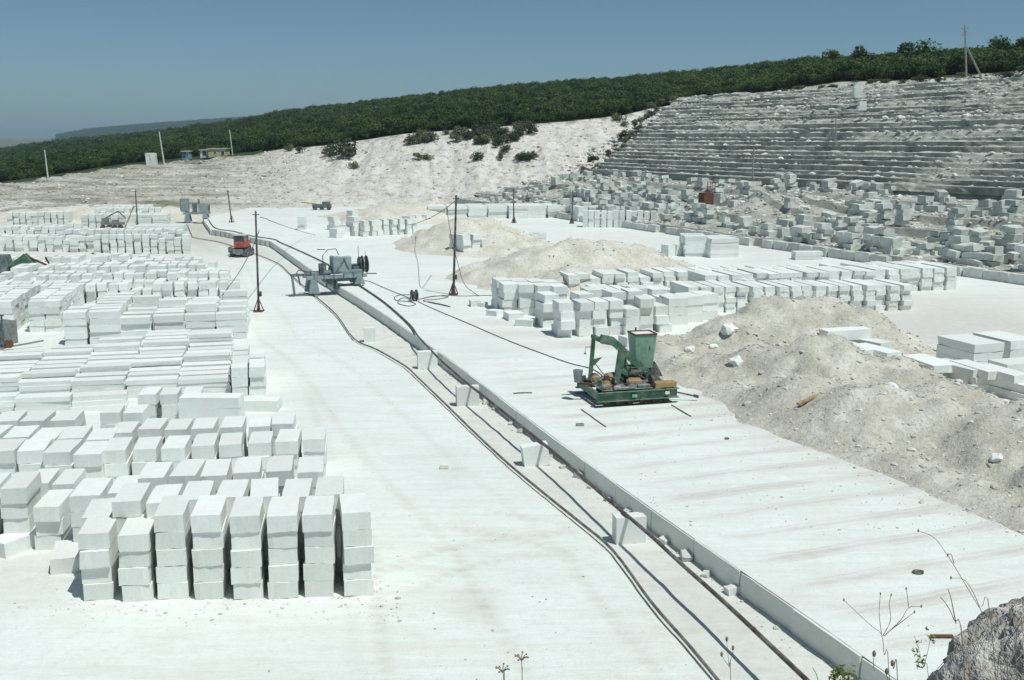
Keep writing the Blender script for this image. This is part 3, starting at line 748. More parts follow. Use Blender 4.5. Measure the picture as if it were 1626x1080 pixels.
row('eleventh row of left yard', (16, 426), (340, 421), 21, 1.5, .42, 3, zref=1.26, vp=470, fill=.84, jit=.12, yj=.05, deep=2, lay_by_rank=lj)
row('twelfth row of left yard', (215, 413), (318, 410), 7, 1.3, .40, 3, zref=1.26, vp=470, fill=.84, jit=.12, yj=.05, deep=2, lay_by_rank=lj)
row('twelfth row, taller left part', (-30, 414), (232, 406), 17, 1.3, .42, 3, zref=1.26, vp=470, fill=.88, jit=.12, yj=.05, deep=2, lay_by_rank=lj)
row('thirteenth row of left yard', (150, 404), (301, 403), 12, 1.2, .36, 5, vp=470, fill=.8, jit=.05, lay_by_rank=lj)
row('thirteenth row, left part', (-25, 398), (150, 401), 14, 1.2, .36, 4, vp=470, fill=.86, jit=.12, deep=2, lay_by_rank=lj)
row('fourteenth row of left yard', (105, 394), (292, 394), 16, 1.2, .36, 5, vp=470, fill=.84, jit=.08, deep=2, lay_by_rank=lj)
row('fifteenth row of left yard', (-25, 383), (100, 381), 11, 1.2, .36, 4, vp=470, fill=.86, jit=.08, deep=2, lay_by_rank=lj)
row('low far slab row', (215, 371), (293, 371), 2, .9, .3, 3, deep=3, kind='slab', fill=.97, vp=480)
row('far slab pile', (196, 361), (266, 361), 3, .9, .3, 5, deep=4, kind='slab', fill=.97, vp=480)
row('sixteenth row of left yard', (130, 362), (200, 362), 6, 1.2, .4, 4, deep=2, fill=.84, vp=480, lay_by_rank=lj)
row('seventeenth row of left yard', (12, 359), (110, 357), 10, 1.2, .4, 4, deep=2, fill=.86, vp=480, lay_by_rank=lj)
row('eighteenth row of left yard', (150, 351), (255, 350), 11, 1.2, .4, 4, deep=3, fill=.86, vp=480, lay_by_rank=lj)
row('nineteenth row of left yard', (70, 366), (128, 366), 5, 1.2, .4, 2, fill=.86, vp=480, lay_by_rank=lj)
row('farthest row of left yard', (120, 340), (240, 340), 12, 1.2, .4, 3, deep=2, fill=.86, vp=480, lay_by_rank=lj)

# right yard on the bench
R0 = dict(z0=BZ)
row('slab rows of right yard', (1092, 497), (1448, 493), 18, 3.0, .31, 5, deep=1, zref=BZ, vp=360, kind='slab', fill=.84, jit=.07, yj=.012, **R0)
row('second slab row of right yard', (1120, 476), (1515, 460), 21, 3.0, .31, 5, zref=BZ, vp=360, kind='slab', fill=.88, jit=.1, yj=.012, **R0)
row('third slab row of right yard', (900, 466), (1500, 447), 33, 2.6, .31, 4, zref=BZ, vp=360, kind='slab', fill=.9, jit=.12, yj=.012, lay_by_rank=lj, **R0)
row('low slab row of right yard', (950, 482), (1180, 484), 13, 2.4, .3, 3, zref=BZ, vp=360, kind='slab', fill=.86, jit=.15, lay_by_rank=lj, **R0)
row('near rank of right yard', (1068, 518), (1135, 506), 3, 1.6, .5, [3, 3, 3], zref=BZ, vp=360, fill=.88, jit=.08, **R0)
row('front blocks of right yard', (893, 537), (1062, 527), 7, 1.5, .46, [4, 4, 4, 4, 3, 4, 3], zref=BZ, vp=360, fill=.86, jit=.12, yj=.03, **R0)
row('blocks behind right front blocks', (862, 522), (1120, 508), 10, 1.5, .46, [4, 3, 4, 3, 4, 4, 3, 3, 3, 3], zref=BZ, vp=360, fill=.86, jit=.12, yj=.03, **R0)
row('left corner blocks of right yard', (800, 499), (905, 505), 4, 1.5, .46, [4, 4, 4, 4], deep=2, zref=BZ, vp=360, fill=.84, jit=.1, yj=.03, dgap=.3, **R0)
row('inner blocks of right yard', (930, 497), (1110, 494), 7, 1.5, .46, 3, zref=BZ, vp=360, fill=.86, jit=.12, lay_by_rank=lj, **R0)
for u, v, yw, sz, lab in ((815, 507, .3, (.9, 1.2, .45), 'low block before the left corner of the right yard'), (835, 517, -.4, (1.0, .8, .4), 'half sunk block at left foot of right yard'),
                     (786, 501, .9, (.7, .8, .35), 'small block farthest left at foot of right yard'), (1000, 548, .5, (.9, .8, .5), 'block at the sandy foot of right yard front'),
                     (1020, 541, .2, (1.3, .8, .5), 'toppled block against the right yard front'), (1125, 505, .1, (.8, .8, .4), 'block at the heap edge of right yard'), (755, 486, .2, (.7, .8, .4), 'lone block between mast and right yard'),
                     (765, 487, 1.0, (.5, .6, .3), 'small lone block nearest the right yard')):
    x, y = P(u, v, BZ); rec('block', x, y, BZ - .02, yw, *sz, lab, 2)
# slabs lying behind the big heap
row('slabs laid flat behind big heap', (1345, 550), (1660, 604), 8, 2.4, .33, 3, deep=1, zref=1.5, z0=BZ, vp=240, kind='slab', fill=.76, jit=.3, yj=.05)
for u, v, z, yw, sz, lab in ((1293, 523, 1.7, .33, (.9, 1.6, .5), 'square slab end on top of heap crest'), (1308, 533, 1.7, .25, (2.3, .9, .5), 'long slab lying on top of heap crest'),
                        (1338, 519, 1.6, .1, (2.4, .9, .4), 'long slab behind the heap crest'), (1370, 548, 1.4, .6, (.9, 2.6, .35), 'slab sloping off the heap crest')):
    x, y = P(u, v, z); rec('slab', x + sz[0] / 2, y + sz[1] / 2, z - .25, yw, *sz, lab, 3, tilt=(random.uniform(-.03, .03), random.uniform(-.04, .04)))
for l in range(3):
    lw = ('bottom', 'middle', 'top')[l]
    x, y = P(1524, 588, BZ); rec('slab', x + .9, y + 1.2, BZ + l * .41, .34, 1.7, 2.4, .4, f'{lw} thick slab of first pile at right edge behind heap', 3)
    x, y = P(1590, 585, BZ); rec('slab', x + .8, y + 1.6, BZ + l * .41, .34, 1.6, 2.4, .4, f'{lw} thick slab of second pile at right edge behind heap', 3)
x, y = P(1592, 606, BZ); rec('slab', x + 1.2, y + .9, BZ, .3, 2.6, 1.2, .75, 'thick slab cut by the right edge of the picture', 3)
# middle distance right
row('slab wall under the far cliff', (680, 348), (900, 346), 7, 1.6, .4, 4, deep=3, zref=BZ, z0=BZ, kind='slab', fill=.96, jit=.1, vp=500)
row('upright slab row near right wall', (925, 361), (1041, 362), 12, 1.4, .95, [2] * 12, zref=BZ, z0=BZ, fill=.88, jit=.04)
row('pile row before upright slab row', (918, 352), (1000, 350), 5, 1.4, .6, 3, zref=BZ, z0=BZ, fill=.9, deep=2)
row('big pile left of right wall', (1086, 408), (1123, 408), 1, 1.5, .36, 5, zref=BZ, z0=BZ, kind='slab', fill=1, deep=2)
row('big pile right of that', (1128, 410), (1173, 409), 1, 1.5, .34, 5, zref=BZ, z0=BZ, kind='slab', fill=1, deep=2)
row('pair beside the big pile', (1061, 408), (1086, 406), 2, 1.0, .5, 2, zref=BZ, z0=BZ, fill=.85)
row('leaning slab row by far heap', (578, 376), (664, 371), 8, 1.2, .55, 3, zref=BZ, z0=BZ, fill=.72, jit=.12, yj=.06)
row('short stack by leaning slabs', (530, 378), (573, 374), 3, 1.2, .5, [2, 2, 4], zref=BZ, z0=BZ, fill=.8, jit=.15)
row('two stacks left of leaning slabs', (531, 366), (572, 362), 3, 1.0, .5, [3, 1, 4], zref=BZ, z0=BZ, fill=.6, jit=.2)
row('lone far stack on white floor', (473, 365), (485, 365), 1, 1.0, .5, 3, zref=BZ, z0=BZ, fill=1)
row('row behind leaning slabs', (655, 357), (692, 352), 4, 1.2, .5, 2, zref=BZ, z0=BZ, fill=.8, jit=.1)
row('corner stack between heaps', (735, 407), (778, 404), 3, 1.1, .46, [4, 4, 3], deep=2, zref=BZ, z0=BZ, fill=.82, jit=.1)
row('flat pile between heaps', (797, 388), (823, 387), 1, 1.2, .3, 4, zref=BZ, z0=BZ, kind='slab', fill=1)
row('block pair behind heap', (843, 388), (868, 386), 2, 1.2, .5, 2, zref=BZ, z0=BZ, fill=.9)
x, y = P(1262, 413, BZ)
for l in range(2): rec('slab', x + 1.2, y + .6, BZ + l * .35, .05, 2.4, 1.1, .34, ('lower', 'upper')[l] + ' of two slabs beside far end of right yard', 2)
# trench: blocks that carry the pipe
def support(u, v, w, d, h, rz, lab, tilt=0):
    x, y = P(u, v, -.1); o = obj('support_block', BM[(int(u)) % 10], None, None, lab, 'stone block', 'support blocks standing in the track trench')
    o.location = (x, y + d / 2, -.12); o.scale = (w * .86, d * .9, h); o.rotation_euler = (0, tilt, rz); return o
support(586, 544, .72, .5, .82, .15, 'single white block standing by the bend of the left rail')
support(678, 586, 1.1, .45, .86, .2, 'block under the pipe nearest the pipe bend')
support(742, 645, 1.1, .45, .84, .2, 'second block under the pipe counted from the bend')
support(852, 741, 1.05, .45, .76, .22, 'third block under the pipe, leaning left', -.12)
support(1000, 864, 1.0, .45, .78, .2, 'nearest block under the pipe with bright face')

# rubble of rejected blocks at the foot of the terraces
rr_ = random.Random(5)
def rubble_piece(s_, t, sz, lift=0.0, yaw=None, lab=None):
    x, y, _ = st(s_, t, 0); z = rubble_ground(s_, t) - .12 + lift
    rec('rough', x, y, z, math.atan2(D_[1], D_[0]) + (rr_.gauss(0, .22) if yaw is None else yaw), *sz, lab or 'weathered rejected stone block lying in the rubble below the terraces', 1.0,
        tilt=(rr_.gauss(0, .07), rr_.gauss(0, .07)), group='rejected blocks below the terraces')
for _ in range(420):
    s_ = S0 + .9 + 21 * rr_.random() ** 1.1; t = rr_.uniform(20, 150)
    q_ = (s_ - S0) / 22
    if 15 < t < 66 and q_ > .48 and rr_.random() < .93: continue
    if 86 < t < 102 and .15 < q_ < .8 and rr_.random() < .9: continue
    if fbm(np.array([t * .12]), np.array([s_ * .3]), 2, 88)[0] < -.06: continue
    b = rr_.uniform(.75, 1.35)
    rubble_piece(s_, t, (b * rr_.uniform(.8, 1.5), b * rr_.uniform(.7, 1.0), b * rr_.uniform(.45, .75)))
    if rr_.random() < .35: rubble_piece(s_ + rr_.uniform(-.2, .2), t + rr_.uniform(-.3, .3), (b, b * .8, b * .55), lift=b * .6)
for t in np.arange(24, 132, 1.05):                                 # stacked rows along the lowest ledges
    for base, pr in ((1.6, .8), (3.0, .5), (6.0, .78), (7.4, .5), (10.4, .7), (11.8, .4), (14.9, .6), (19.4, .45)):
        if fbm(np.array([t * .13]), np.array([base]), 2, 93)[0] > .06 - .12 * (pr - .5) or rr_.random() > pr: continue
        if (15 < t < 66 and base > 11) or (86 < t < 102 and 3 < base < 17): continue
        n_ = rr_.choice((1, 2, 2, 3, 4)); hh = .5
        for l in range(n_): rubble_piece(S0 + base + rr_.gauss(0, .25), t + rr_.gauss(0, .1), (1.0 * rr_.uniform(.85, 1.2), 1.1, hh), lift=.08 + l * hh, yaw=rr_.gauss(0, .05))
# make the 300 best seen of each kind single things, the rest one mass
SRC = {'block': (BM, 'stone_block', 'stone block', 'white blocks stacked in the yards'), 'slab': (SM, 'stone_slab', 'stone slab', 'white slabs stacked in the yards'),
       'rough': (RM, 'rough_block', 'stone block', None)}
def rmat(yaw, tilt): return Euler((tilt[0], tilt[1], yaw)).to_matrix()
for kind, (ms, nm, cat, grp) in SRC.items():
    L = [r for r in REC if r['kind'] == kind]; L.sort(key=lambda r: -r['score'])
    if kind == 'rough':                                           # tell them apart by ledge and by order along it
        bands = {}
        for r in L[:300]:
            s_ = r['p'][0] * N_[0] + r['p'][1] * N_[1] - S0; t_ = r['p'][0] * D_[0] + r['p'][1] * D_[1]; bands.setdefault((min(3, int(s_ / 4.45)), 0 if t_ < 45 else (1 if t_ < 75 else 2)), []).append(r)
        for bnd, rs in bands.items():
            rs.sort(key=lambda r: r['p'][0] * D_[0] + r['p'][1] * D_[1])
            for j, r in enumerate(rs): r['label'] = f"weathered rejected block on {('lowest', 'second', 'third', 'upper')[bnd[0]]} ledge, {('near right', 'middle', 'far left')[bnd[1]]} third, {ORD[min(j, len(ORD) - 1)]} large one from right"
    rest_V, rest_F, off = [], [], 0
    for i, r in enumerate(L):
        me = ms[i * 7 % len(ms)]
        if i < 300:
            o = bpy.data.objects.new(nm, me); COL.objects.link(o)
            flip = random.choice((0, math.pi))
            o.location = r['p']; o.rotation_euler = (r['tilt'][0], r['tilt'][1], r['yaw'] + flip); o.scale = r['s']
            tag(o, r['label'], cat, r['group'] or grp)
        else:
            V, Fc = BA[id(me)]; R = np.array(rmat(r['yaw'], r['tilt']))
            rest_V.append((V * np.array(r['s'])) @ R.T + np.array(r['p'])); rest_F.append(Fc + off); off += len(V)
    print(kind, len(L))
    if rest_V:
        lab = {'block': 'mass of farther white stone blocks stacked in rows in the yards', 'slab': 'mass of farther white stone slabs piled in the yards',
               'rough': 'mass of smaller rejected blocks tumbled below the terraces'}[kind]
        obj(nm + 's', mesh(nm + 's', np.vstack(rest_V), np.vstack(rest_F)), ms[0].materials[0], None, lab, 'stone', kind='stuff')

# ------------------------------------------------------------------ spoil heaps
def heap(name, cones, mat, label, z0=BZ, cell=.3, pad=1.5, seed=1, rough=.35):
    C = []
    for (u, v, h, r) in cones:
        x, y = P(u, v, z0 + h); C.append((x, y, h, r))
    x0 = min(c[0] - c[3] for c in C) - pad; x1 = max(c[0] + c[3] for c in C) + pad
    y0 = min(c[1] - c[3] for c in C) - pad; y1 = max(c[1] + c[3] for c in C) + pad
    nx = int((x1 - x0) / cell) + 2; ny = int((y1 - y0) / cell) + 2
    X, Y = np.meshgrid(np.linspace(x0, x1, nx), np.linspace(y0, y1, ny))
    wx = X + fbm(X * .5, Y * .5, 3, seed) * .8; wy = Y + fbm(X * .5, Y * .5, 3, seed + 5) * .8
    Z = np.full_like(X, -1.0); acc = np.zeros_like(X)
    for cx, cy, h, r in C:
        d = np.hypot(wx - cx, wy - cy) / r
        z = h * 1.3 * np.exp(-(d * 1.2) ** 2) - .26 - .16 * np.clip(d - 1, 0, 6)
        acc += np.exp(np.clip(z, -3, 10) * 12.0)
    Z = np.log(acc + 1e-30) / 12.0 - .10
    m = np.clip(Z / .5, 0, 1)
    Z = Z + m * (fbm(X * .45, Y * .45, 4, seed + 9) * rough * 2.2 + fbm(X * 1.6, Y * 1.6, 3, seed + 11) * rough * .7 + np.abs(fbm(X * .8, Y * .8, 3, seed + 15)) * rough)
    Z = Z + fbm(X * .7, Y * .7, 4, seed + 19) * .22 * np.clip(1 - np.abs(Z) / .5, 0, 1)
    low = Z < -.30
    Z = np.where(low, -.6, Z) + z0
    V = np.stack([X, Y, Z], -1).reshape(-1, 3); Fq = gridfaces(ny, nx)
    lowf = low.ravel(); keep = ~(lowf[Fq].all(1)); Fq = Fq[keep]
    used = np.unique(Fq); mp = np.full(len(V), -1); mp[used] = np.arange(len(used))
    o = obj(name, mesh(name, V[used], mp[Fq], True), mat, None, label, 'spoil heap')
    def hz(x, y):
        i = int(np.clip((x - x0) / (x1 - x0) * (nx - 1), 0, nx - 1)); j = int(np.clip((y - y0) / (y1 - y0) * (ny - 1), 0, ny - 1)); return float(Z[j, i])
    return o, hz, (x0, x1, y0, y1)
hA = heap('spoil_heap', [(1075, 548, .7, 3.0), (1110, 530, 1.1, 3.4), (1170, 505, 1.7, 3.8), (1230, 486, 2.1, 4.2), (1290, 478, 2.2, 4.2), (1350, 497, 1.8, 3.8), (1220, 552, 1.4, 3.8), (1130, 560, .9, 3.2), (1310, 550, 1.7, 4.0),
                         (1390, 568, 1.4, 3.6), (1290, 605, 1.2, 3.2), (1400, 615, 1.6, 3.6), (1500, 606, 1.3, 3.6), (1500, 640, 1.4, 2.7), (1600, 650, 1.5, 3.6), (1700, 650, 1.7, 4.0), (1230, 605, .7, 2.6), (1390, 650, .8, 2.4),
                         (1635, 685, 1.5, 2.6), (1480, 680, .8, 2.2), (1560, 710, .8, 2.0), (1740, 715, 1.6, 2.8), (1850, 700, 1.8, 4), (1445, 590, 1.25, 3.4), (1085, 570, .5, 2.0), (1130, 588, .5, 2.0), (1180, 610, .5, 2.0), (1235, 634, .55, 2.0), (1290, 656, .55, 2.0), (1345, 678, .55, 2.0), (1400, 700, .55, 1.9), (1450, 719, .55, 1.9), (1500, 738, .55, 1.8), (1550, 757, .55, 1.8), (1600, 776, .55, 1.8), (1660, 798, .55, 1.8), (1720, 820, .55, 1.8)], M['spoil'], 'large stony grey-tan spoil heap filling the right foreground', cell=.17, seed=3, rough=.45)
hB = heap('spoil_heap', [(800, 410, 1.4, 4.0), (860, 394, 2.2, 5.2), (905, 388, 2.4, 5.0), (960, 386, 2.2, 5.0), (1005, 394, 1.8, 4.4), (840, 430, 1.0, 4.2), (900, 425, 1.3, 5.0), (960, 415, 1.3, 5.0), (1040, 405, 1.0, 3.5), (770, 430, .7, 3.0)],
          M['spoil_tan'], 'wide pale tan spoil heap between mast and right yard', cell=.3, seed=13, rough=.6)
hC = heap('spoil_heap', [(690, 366, 1.2, 4.2), (725, 356, 2.2, 5.0), (765, 353, 2.2, 5.0), (800, 366, 1.4, 4.5), (720, 380, 1.0, 4.5), (770, 380, 1.2, 4.5), (690, 385, .6, 4), (840, 378, .9, 4.0)],
          M['spoil_tan'], 'middle tan spoil heap behind the tall dark mast', cell=.35, seed=23, rough=.6)
hD = heap('spoil_heap', [(570, 333, 1.0, 6), (620, 326, 2.0, 7), (660, 325, 1.8, 6), (600, 338, .6, 6)], M['spoil_tan'], 'far tan spoil heap at the foot of the chalk cliff', cell=.6, seed=33, rough=.4, z0=.4)
hE = heap('spoil_heap', [(30, 335, 1.2, 8), (110, 330, 1.6, 9), (260, 331, 1.4, 8), (320, 335, .8, 6)], M['spoil_tan'], 'low far spoil bank behind the left yard', cell=.7, seed=43, rough=.4, z0=-.1)
# stones scattered on the heaps and floors
def rockmesh(name, seed, sub=2, amp=.35):
    import bmesh
    bm = bmesh.new(); bmesh.ops.create_icosphere(bm, subdivisions=sub, radius=.5)
    for v in bm.verts:
        n = v.co.normalized(); f = 1 + amp * (float(fbm(n.x * 2.1 + seed * 9.7, n.y * 2.1 + n.z * 1.7, 3, seed)) * 2)
        v.co = Vector((v.co.x * f, v.co.y * f, v.co.z * f * .75))
    me = bpy.data.meshes.new(name); bm.to_mesh(me); bm.free(); return me
PEB = [arr(rockmesh('stones', 60 + i, 1, .5)) for i in range(5)]
def pebbles(name, pts, label, mat):
    VV, FF, off = [], [], 0
    for i, (x, y, z, s_) in enumerate(pts):
        V, Fc = PEB[i % 5]; a = random.uniform(0, 6.28); c_, s2 = math.cos(a), math.sin(a)
        R = np.array(((c_, -s2, 0), (s2, c_, 0), (0, 0, 1))); sc = np.array((s_ * random.uniform(.7, 1.4), s_, s_ * random.uniform(.5, .9)))
        VV.append((V * sc) @ R.T + np.array((x, y, z))); FF.append(Fc + off); off += len(V)
    return obj(name, mesh(name, np.vstack(VV), np.vstack(FF)), mat, None, label, 'stones', kind='stuff')
M['pebble'] = stone_mat('loose_grey_stones', (.40, .40, .35), (.72, .73, .69), (.4, .38, .32), .4)
pts = []
for hp, n_ in ((hA, 9000), (hB, 2500), (hC, 1200)):
    _, hz, (x0, x1, y0, y1) = hp
    for _ in range(n_):
        x, y = random.uniform(x0, x1), random.uniform(y0, y1); z = hz(x, y)
        if z < BZ - .02: continue
        pts.append((x, y, z + .01, min(.42, .05 + random.expovariate(18))))
for _ in range(500):
    x, y = P(random.uniform(1000, 1626), random.uniform(560, 850), BZ)
    pts.append((x, y, max(hA[1](x, y), BZ) + .01, .03 + random.expovariate(40)))
for _ in range(700):                                              # crumbs along the kerb foot and rails
    i = random.uniform(0, len(KP) - 8); Y = random.uniform(18, 80); x = kerbx(Y) - abs(random.gauss(.2, .3)); pts.append((x, Y, -.1, .03 + random.expovariate(30)))
for _ in range(500):
    Y = random.uniform(18, 90); x = kerbx(Y) + random.uniform(.5, 12); pts.append((x, Y, BZ, .02 + random.expovariate(60)))
for _ in range(500):
    Y = random.uniform(18, 80); x = railx(Y) - random.uniform(0, 10); pts.append((x, Y, 0, .02 + random.expovariate(60)))
for _ in range(900):
    x, y = P(random.uniform(20, 640), random.gauss(955, 16) if random.random() < .5 else random.uniform(640, 980), 0); pts.append((x, y, 0, .015 + random.expovariate(45)))
for _ in range(500):
    u_ = random.uniform(1040, 1640); x, y = P(u_, np.interp(u_, [1030, 1200, 1300, 1450, 1640], [577, 660, 705, 768, 845]) + random.gauss(0, 12), BZ); pts.append((x, y, max(BZ, hA[1](x, y)), .03 + random.expovariate(22)))
pebbles('loose_stones', pts, 'loose grey stones strewn over the heaps and chalk floor', M['pebble'])
pts = []
for _ in range(17000):
    s_ = rr_.uniform(S0 + .5, STOP + 5); t = rr_.uniform(15, 172)
    if s_ < TS0: z = rubble_ground(s_, t)
    else:
        i = min(nst - 1, max(0, int(np.searchsorted([p_[0] for p_ in prof], s_)) - 1)); z = prof[i + 1][1] + float(zoff(t))
        if s_ > STOP: z = float(np.interp(s_, UBS, UBZ)) + float(upper_z(np.array([t]), s_)[0])
        f = (s_ - prof[i][0]) / (prof[i + 1][0] - prof[i][0])
        if f < .3: continue
        if i < 9 and rr_.random() < .45: continue
    pts.append((*st(s_, t, 0)[:2], z + .03, min(.95, .16 + rr_.expovariate(5))))
M['scree'] = stone_mat('grey_scree', (.40, .41, .37), (.82, .84, .79), (.3, .3, .26), .4)
pebbles('scree', pts, 'scree of broken stone lying on the ledges', M['scree'])
pts = []
for _ in range(3000):
    u = rr_.uniform(-40, 1000) if rr_.random() < .4 else rr_.uniform(-40, 470); i_ = int(np.clip(np.searchsorted(UU, u), 1, nU - 1)); j_ = int(rr_.random() ** .8 * (NW - 4)) + 3
    p = WV[i_, j_]; pts.append((p[0] + rr_.uniform(-.6, .6), p[1], p[2] + .02, min(1.0, .15 + rr_.expovariate(5.5))))
M['slope_stone'] = stone_mat('slope_stones', (.36, .35, .29), (.72, .71, .64), (.3, .29, .24), .4)
pebbles('slope_stones', pts, 'stones strewn on the far chalk slope and cliff', M['slope_stone'])
BIG = [rockmesh('boulder', 5 + i, 2, .7) for i in range(4)]
for m_ in BIG: m_.materials.append(M['stone'])
for i, (u, v, s_, lab) in enumerate(((1169, 581, .62, 'smooth white boulder low on the big spoil heap'), (1158, 545, .95, 'angular pale boulder higher on the big spoil heap'), (1131, 549, .4, 'small grey boulder left of the angular one'),
                            (1412, 622, .7, 'pale boulder half buried in the big heap'), (1095, 552, .45, 'small boulder at far left of the big heap'), (1585, 735, .5, 'grey boulder low on the heap near the right edge'))):
    x, y = P(u, v, BZ + .7); z = max(hA[1](x, y), BZ)
    o = obj('boulder', BIG[i % 4], None, None, lab, 'boulder', 'boulders on the big spoil heap'); o.location = (x, y, z + s_ * .18); o.scale = (s_ * 1.2, s_, s_); o.rotation_euler = (.2, .1, i * 1.3)
x, y = P(1284, 635, BZ + .9)
o = MB().box((0, 0, 0), (1.1, .14, .08)).build('plank', M['wood'], None, label='short brown plank lying on the big spoil heap', cat='plank'); o.location = (x, y, hA[1](x, y) + .08); o.rotation_euler = (.1, -.2, .5)
#PART3
# ------------------------------------------------------------------ rails, pipe and cables
def ground_z(x, y):
    return BZ + .01 if x > kerbx(y) + .1 and y < yk_end + 2 else (.01 if x < railx(y) - .3 else -.09)
pipe_px = [(1300, 1098, .70), (1279, 1078, .70), (1160.6, 966, .70), (1081, 894.6, .70), (1028, 846, .72), (965, 793, .70), (900, 736, .70), (873, 713, .71), (803, 657, .72), (764, 626, .74), (746, 612, .74), (705, 577, .74),
           (687, 559, .74), (663, 533, .68), (650, 515, .6), (611.5, 481, .58), (574, 455, .58), (545, 436, .58), (521, 420, .58), (482, 401, .58), (445.5, 385, .58), (435, 380, .58), (397, 374.2, .58), (372, 367.5, .58), (343, 362.5, .58), (331, 349, .58)]
PP = [(*P(u, v, z), z) for u, v, z in pipe_px]
near = PP[:14]; q0 = np.array(near[0]); q1 = np.array(near[12])
ext0 = 2 * np.array(PP[0]) - np.array(PP[3]); 
tb = MB(); tb.tube(catmull([tuple(ext0)] + PP, 4), .052, 8)
tb.build('steel_pipe', M['pipe'], None, True, label='long brown steel pipe running beside the stone kerb', cat='pipe')
tb = MB(); pts = catmull([(x, y, .06 if i < 20 else .04) for i, (x, y) in enumerate(RP)], 4)
pts = [(p[0], p[1], .05) for p in pts]
tb.tube(pts, .042, 6)
tb.build('track_rail', M['rail'], None, True, label='dusty dark rail curving along left side of the trench', cat='rail')
def cable(name, px, r, label, cat='cable', mat='cable', sub=6, zoff_=None):
    pts = []
    for q_ in px:
        if len(q_) == 3: u, v, z = q_; x, y = P(u, v, z); pts.append((x, y, z))
        else: x, y = P(*q_, BZ); pts.append((x, y, ground_z(x, y) + r))
    b = MB(); b.tube(catmull(pts, sub), r * .8, 5); return b.build(name, M[mat], None, True, label=label, cat=cat)
cable('power_cable', [(664, 480), (690, 492), (740, 513), (800, 539), (860, 562), (905, 578), (940, 587), (960, 600)], .028, 'dark cable from the cable drum across the floor to the green machine')
cable('power_cable', [(655, 476), (640, 470), (615, 460), (590, 449), (577, 446)], .03, 'dark cable between the blue machine and the cable drum')
cable('power_cable', [(658, 470), (640, 469), (627, 472), (630, 478), (650, 480), (660, 484), (648, 487), (632, 482), (640, 474), (662, 478)], .03, 'loose coil of cable left of the drum')
cable('power_cable', [(666, 476), (690, 471), (712, 472), (695, 476), (672, 478), (690, 483), (715, 488), (700, 484), (680, 480)], .03, 'loose loops of cable between drum and mast')
cable('power_cable', [(672, 474), (705, 470), (735, 471), (770, 470), (797, 471), (800, 474)], .028, 'cable lying from the tall mast toward the right yard')
cable('power_cable', [(815, 626), (830, 625), (845, 625)], .03, 'short piece of black cable lying near the kerb')
# drum
x, y = P(658, 478, BZ); dr = empty('cable_drum', (x, y, BZ), .4, 'small dark cable drum on its stand beside the coils', 'cable drum')
MB().cyl((-.18, 0, .38), (-.12, 0, .38), .36, n=16).cyl((.12, 0, .38), (.18, 0, .38), .36, n=16).build('flange', M['dark'], dr, True)
MB().cyl((-.12, 0, .38), (.12, 0, .38), .25, n=14).build('core', M['cable'], dr, True)
MB().bar((-.24, -.3, .0), (-.24, 0, .4), .05, .05).bar((-.24, .3, .0), (-.24, 0, .4), .05, .05).bar((.24, -.3, .0), (.24, 0, .4), .05, .05).bar((.24, .3, .0), (.24, 0, .4), .05, .05).build('stand', M['steel'], dr)

# masts
def mast(u, v, ztop_px, r, label, z0, du=0, box=True, foot=True):
    x, y = P(u, v, z0); zt = zat(ztop_px, y); dx = du / F * y
    m = empty('cable_mast', (x, y, z0), 0, label, 'mast', 'cable masts standing on the quarry floor')
    h = zt - z0
    MB().cyl((0, 0, 0), (dx, 0, h), r, r * .75, 8).build('pole', M['dark'], m, True)
    if foot:
        f = MB()
        for k in range(4):
            a = k * math.pi / 2 + .5; f.bar((.33 * math.cos(a), .33 * math.sin(a), .03), (.03 * math.cos(a), .03 * math.sin(a), .8), .055, .055)
        f.box((0, 0, .04), (.6, .6, .06)).build('foot', M['rust'], m)
    if box:
        MB().box((dx * .18 + .12, -.05, h * .18), (.2, .16, .32)).build('switch_box', M['dark'], m)
    MB().bar((dx - .22, 0, h * .965), (dx + .22, 0, h * .965), .05, .05).build('crossarm', M['dark'], m)
    return (x, y, z0, h, dx)
m1 = mast(411, 495, 335, .075, 'tall dark cable mast with rusty foot left of the blue machine', 0, 2)
m2 = mast(720, 468, 310, .085, 'tallest dark cable mast with rusty foot before the tan heaps', BZ, 6)
m3 = mast(816, 354, 300, .09, 'thin far mast before the slab wall', BZ, -1, False)
m4 = mast(908, 355, 303, .09, 'thin far mast left of the upright slab row', BZ, 1, False)
m5 = mast(368, 353, 302, .09, 'thin far mast right of the grey far machine', BZ, -4, False)
m6 = mast(219, 364, 302, .08, 'thin far mast standing among left yard blocks', 0, 0, False)
cable('hanging_cable', [(413, 345, m1[3] * .93), (424, 348, 5.6), (430, 351, 5.2), (455, 360, 3.2), (480, 368, 1.4), (500, 373, .55)], .03, 'cable sagging right from the mast beside the blue machine')
cable('hanging_cable', [(412, 365, 5.0), (400, 395, 4.0), (380, 432, 2.6), (352, 470, 1.6)], .028, 'cable hanging from the left mast to the yard blocks')
cable('hanging_cable', [(724, 318, m2[3] * .95), (709, 330, 6.2), (685, 345, 4.3), (662, 354, 2.6), (645, 358, 1.4)], .03, 'cable sagging left from the tallest mast')
cable('hanging_cable', [(709, 330, 6.2), (716, 372, 4.5), (727, 418, 2.4), (738, 452, .9), (760, 470, .53)], .028, 'cable hanging from the tallest mast down to the floor')
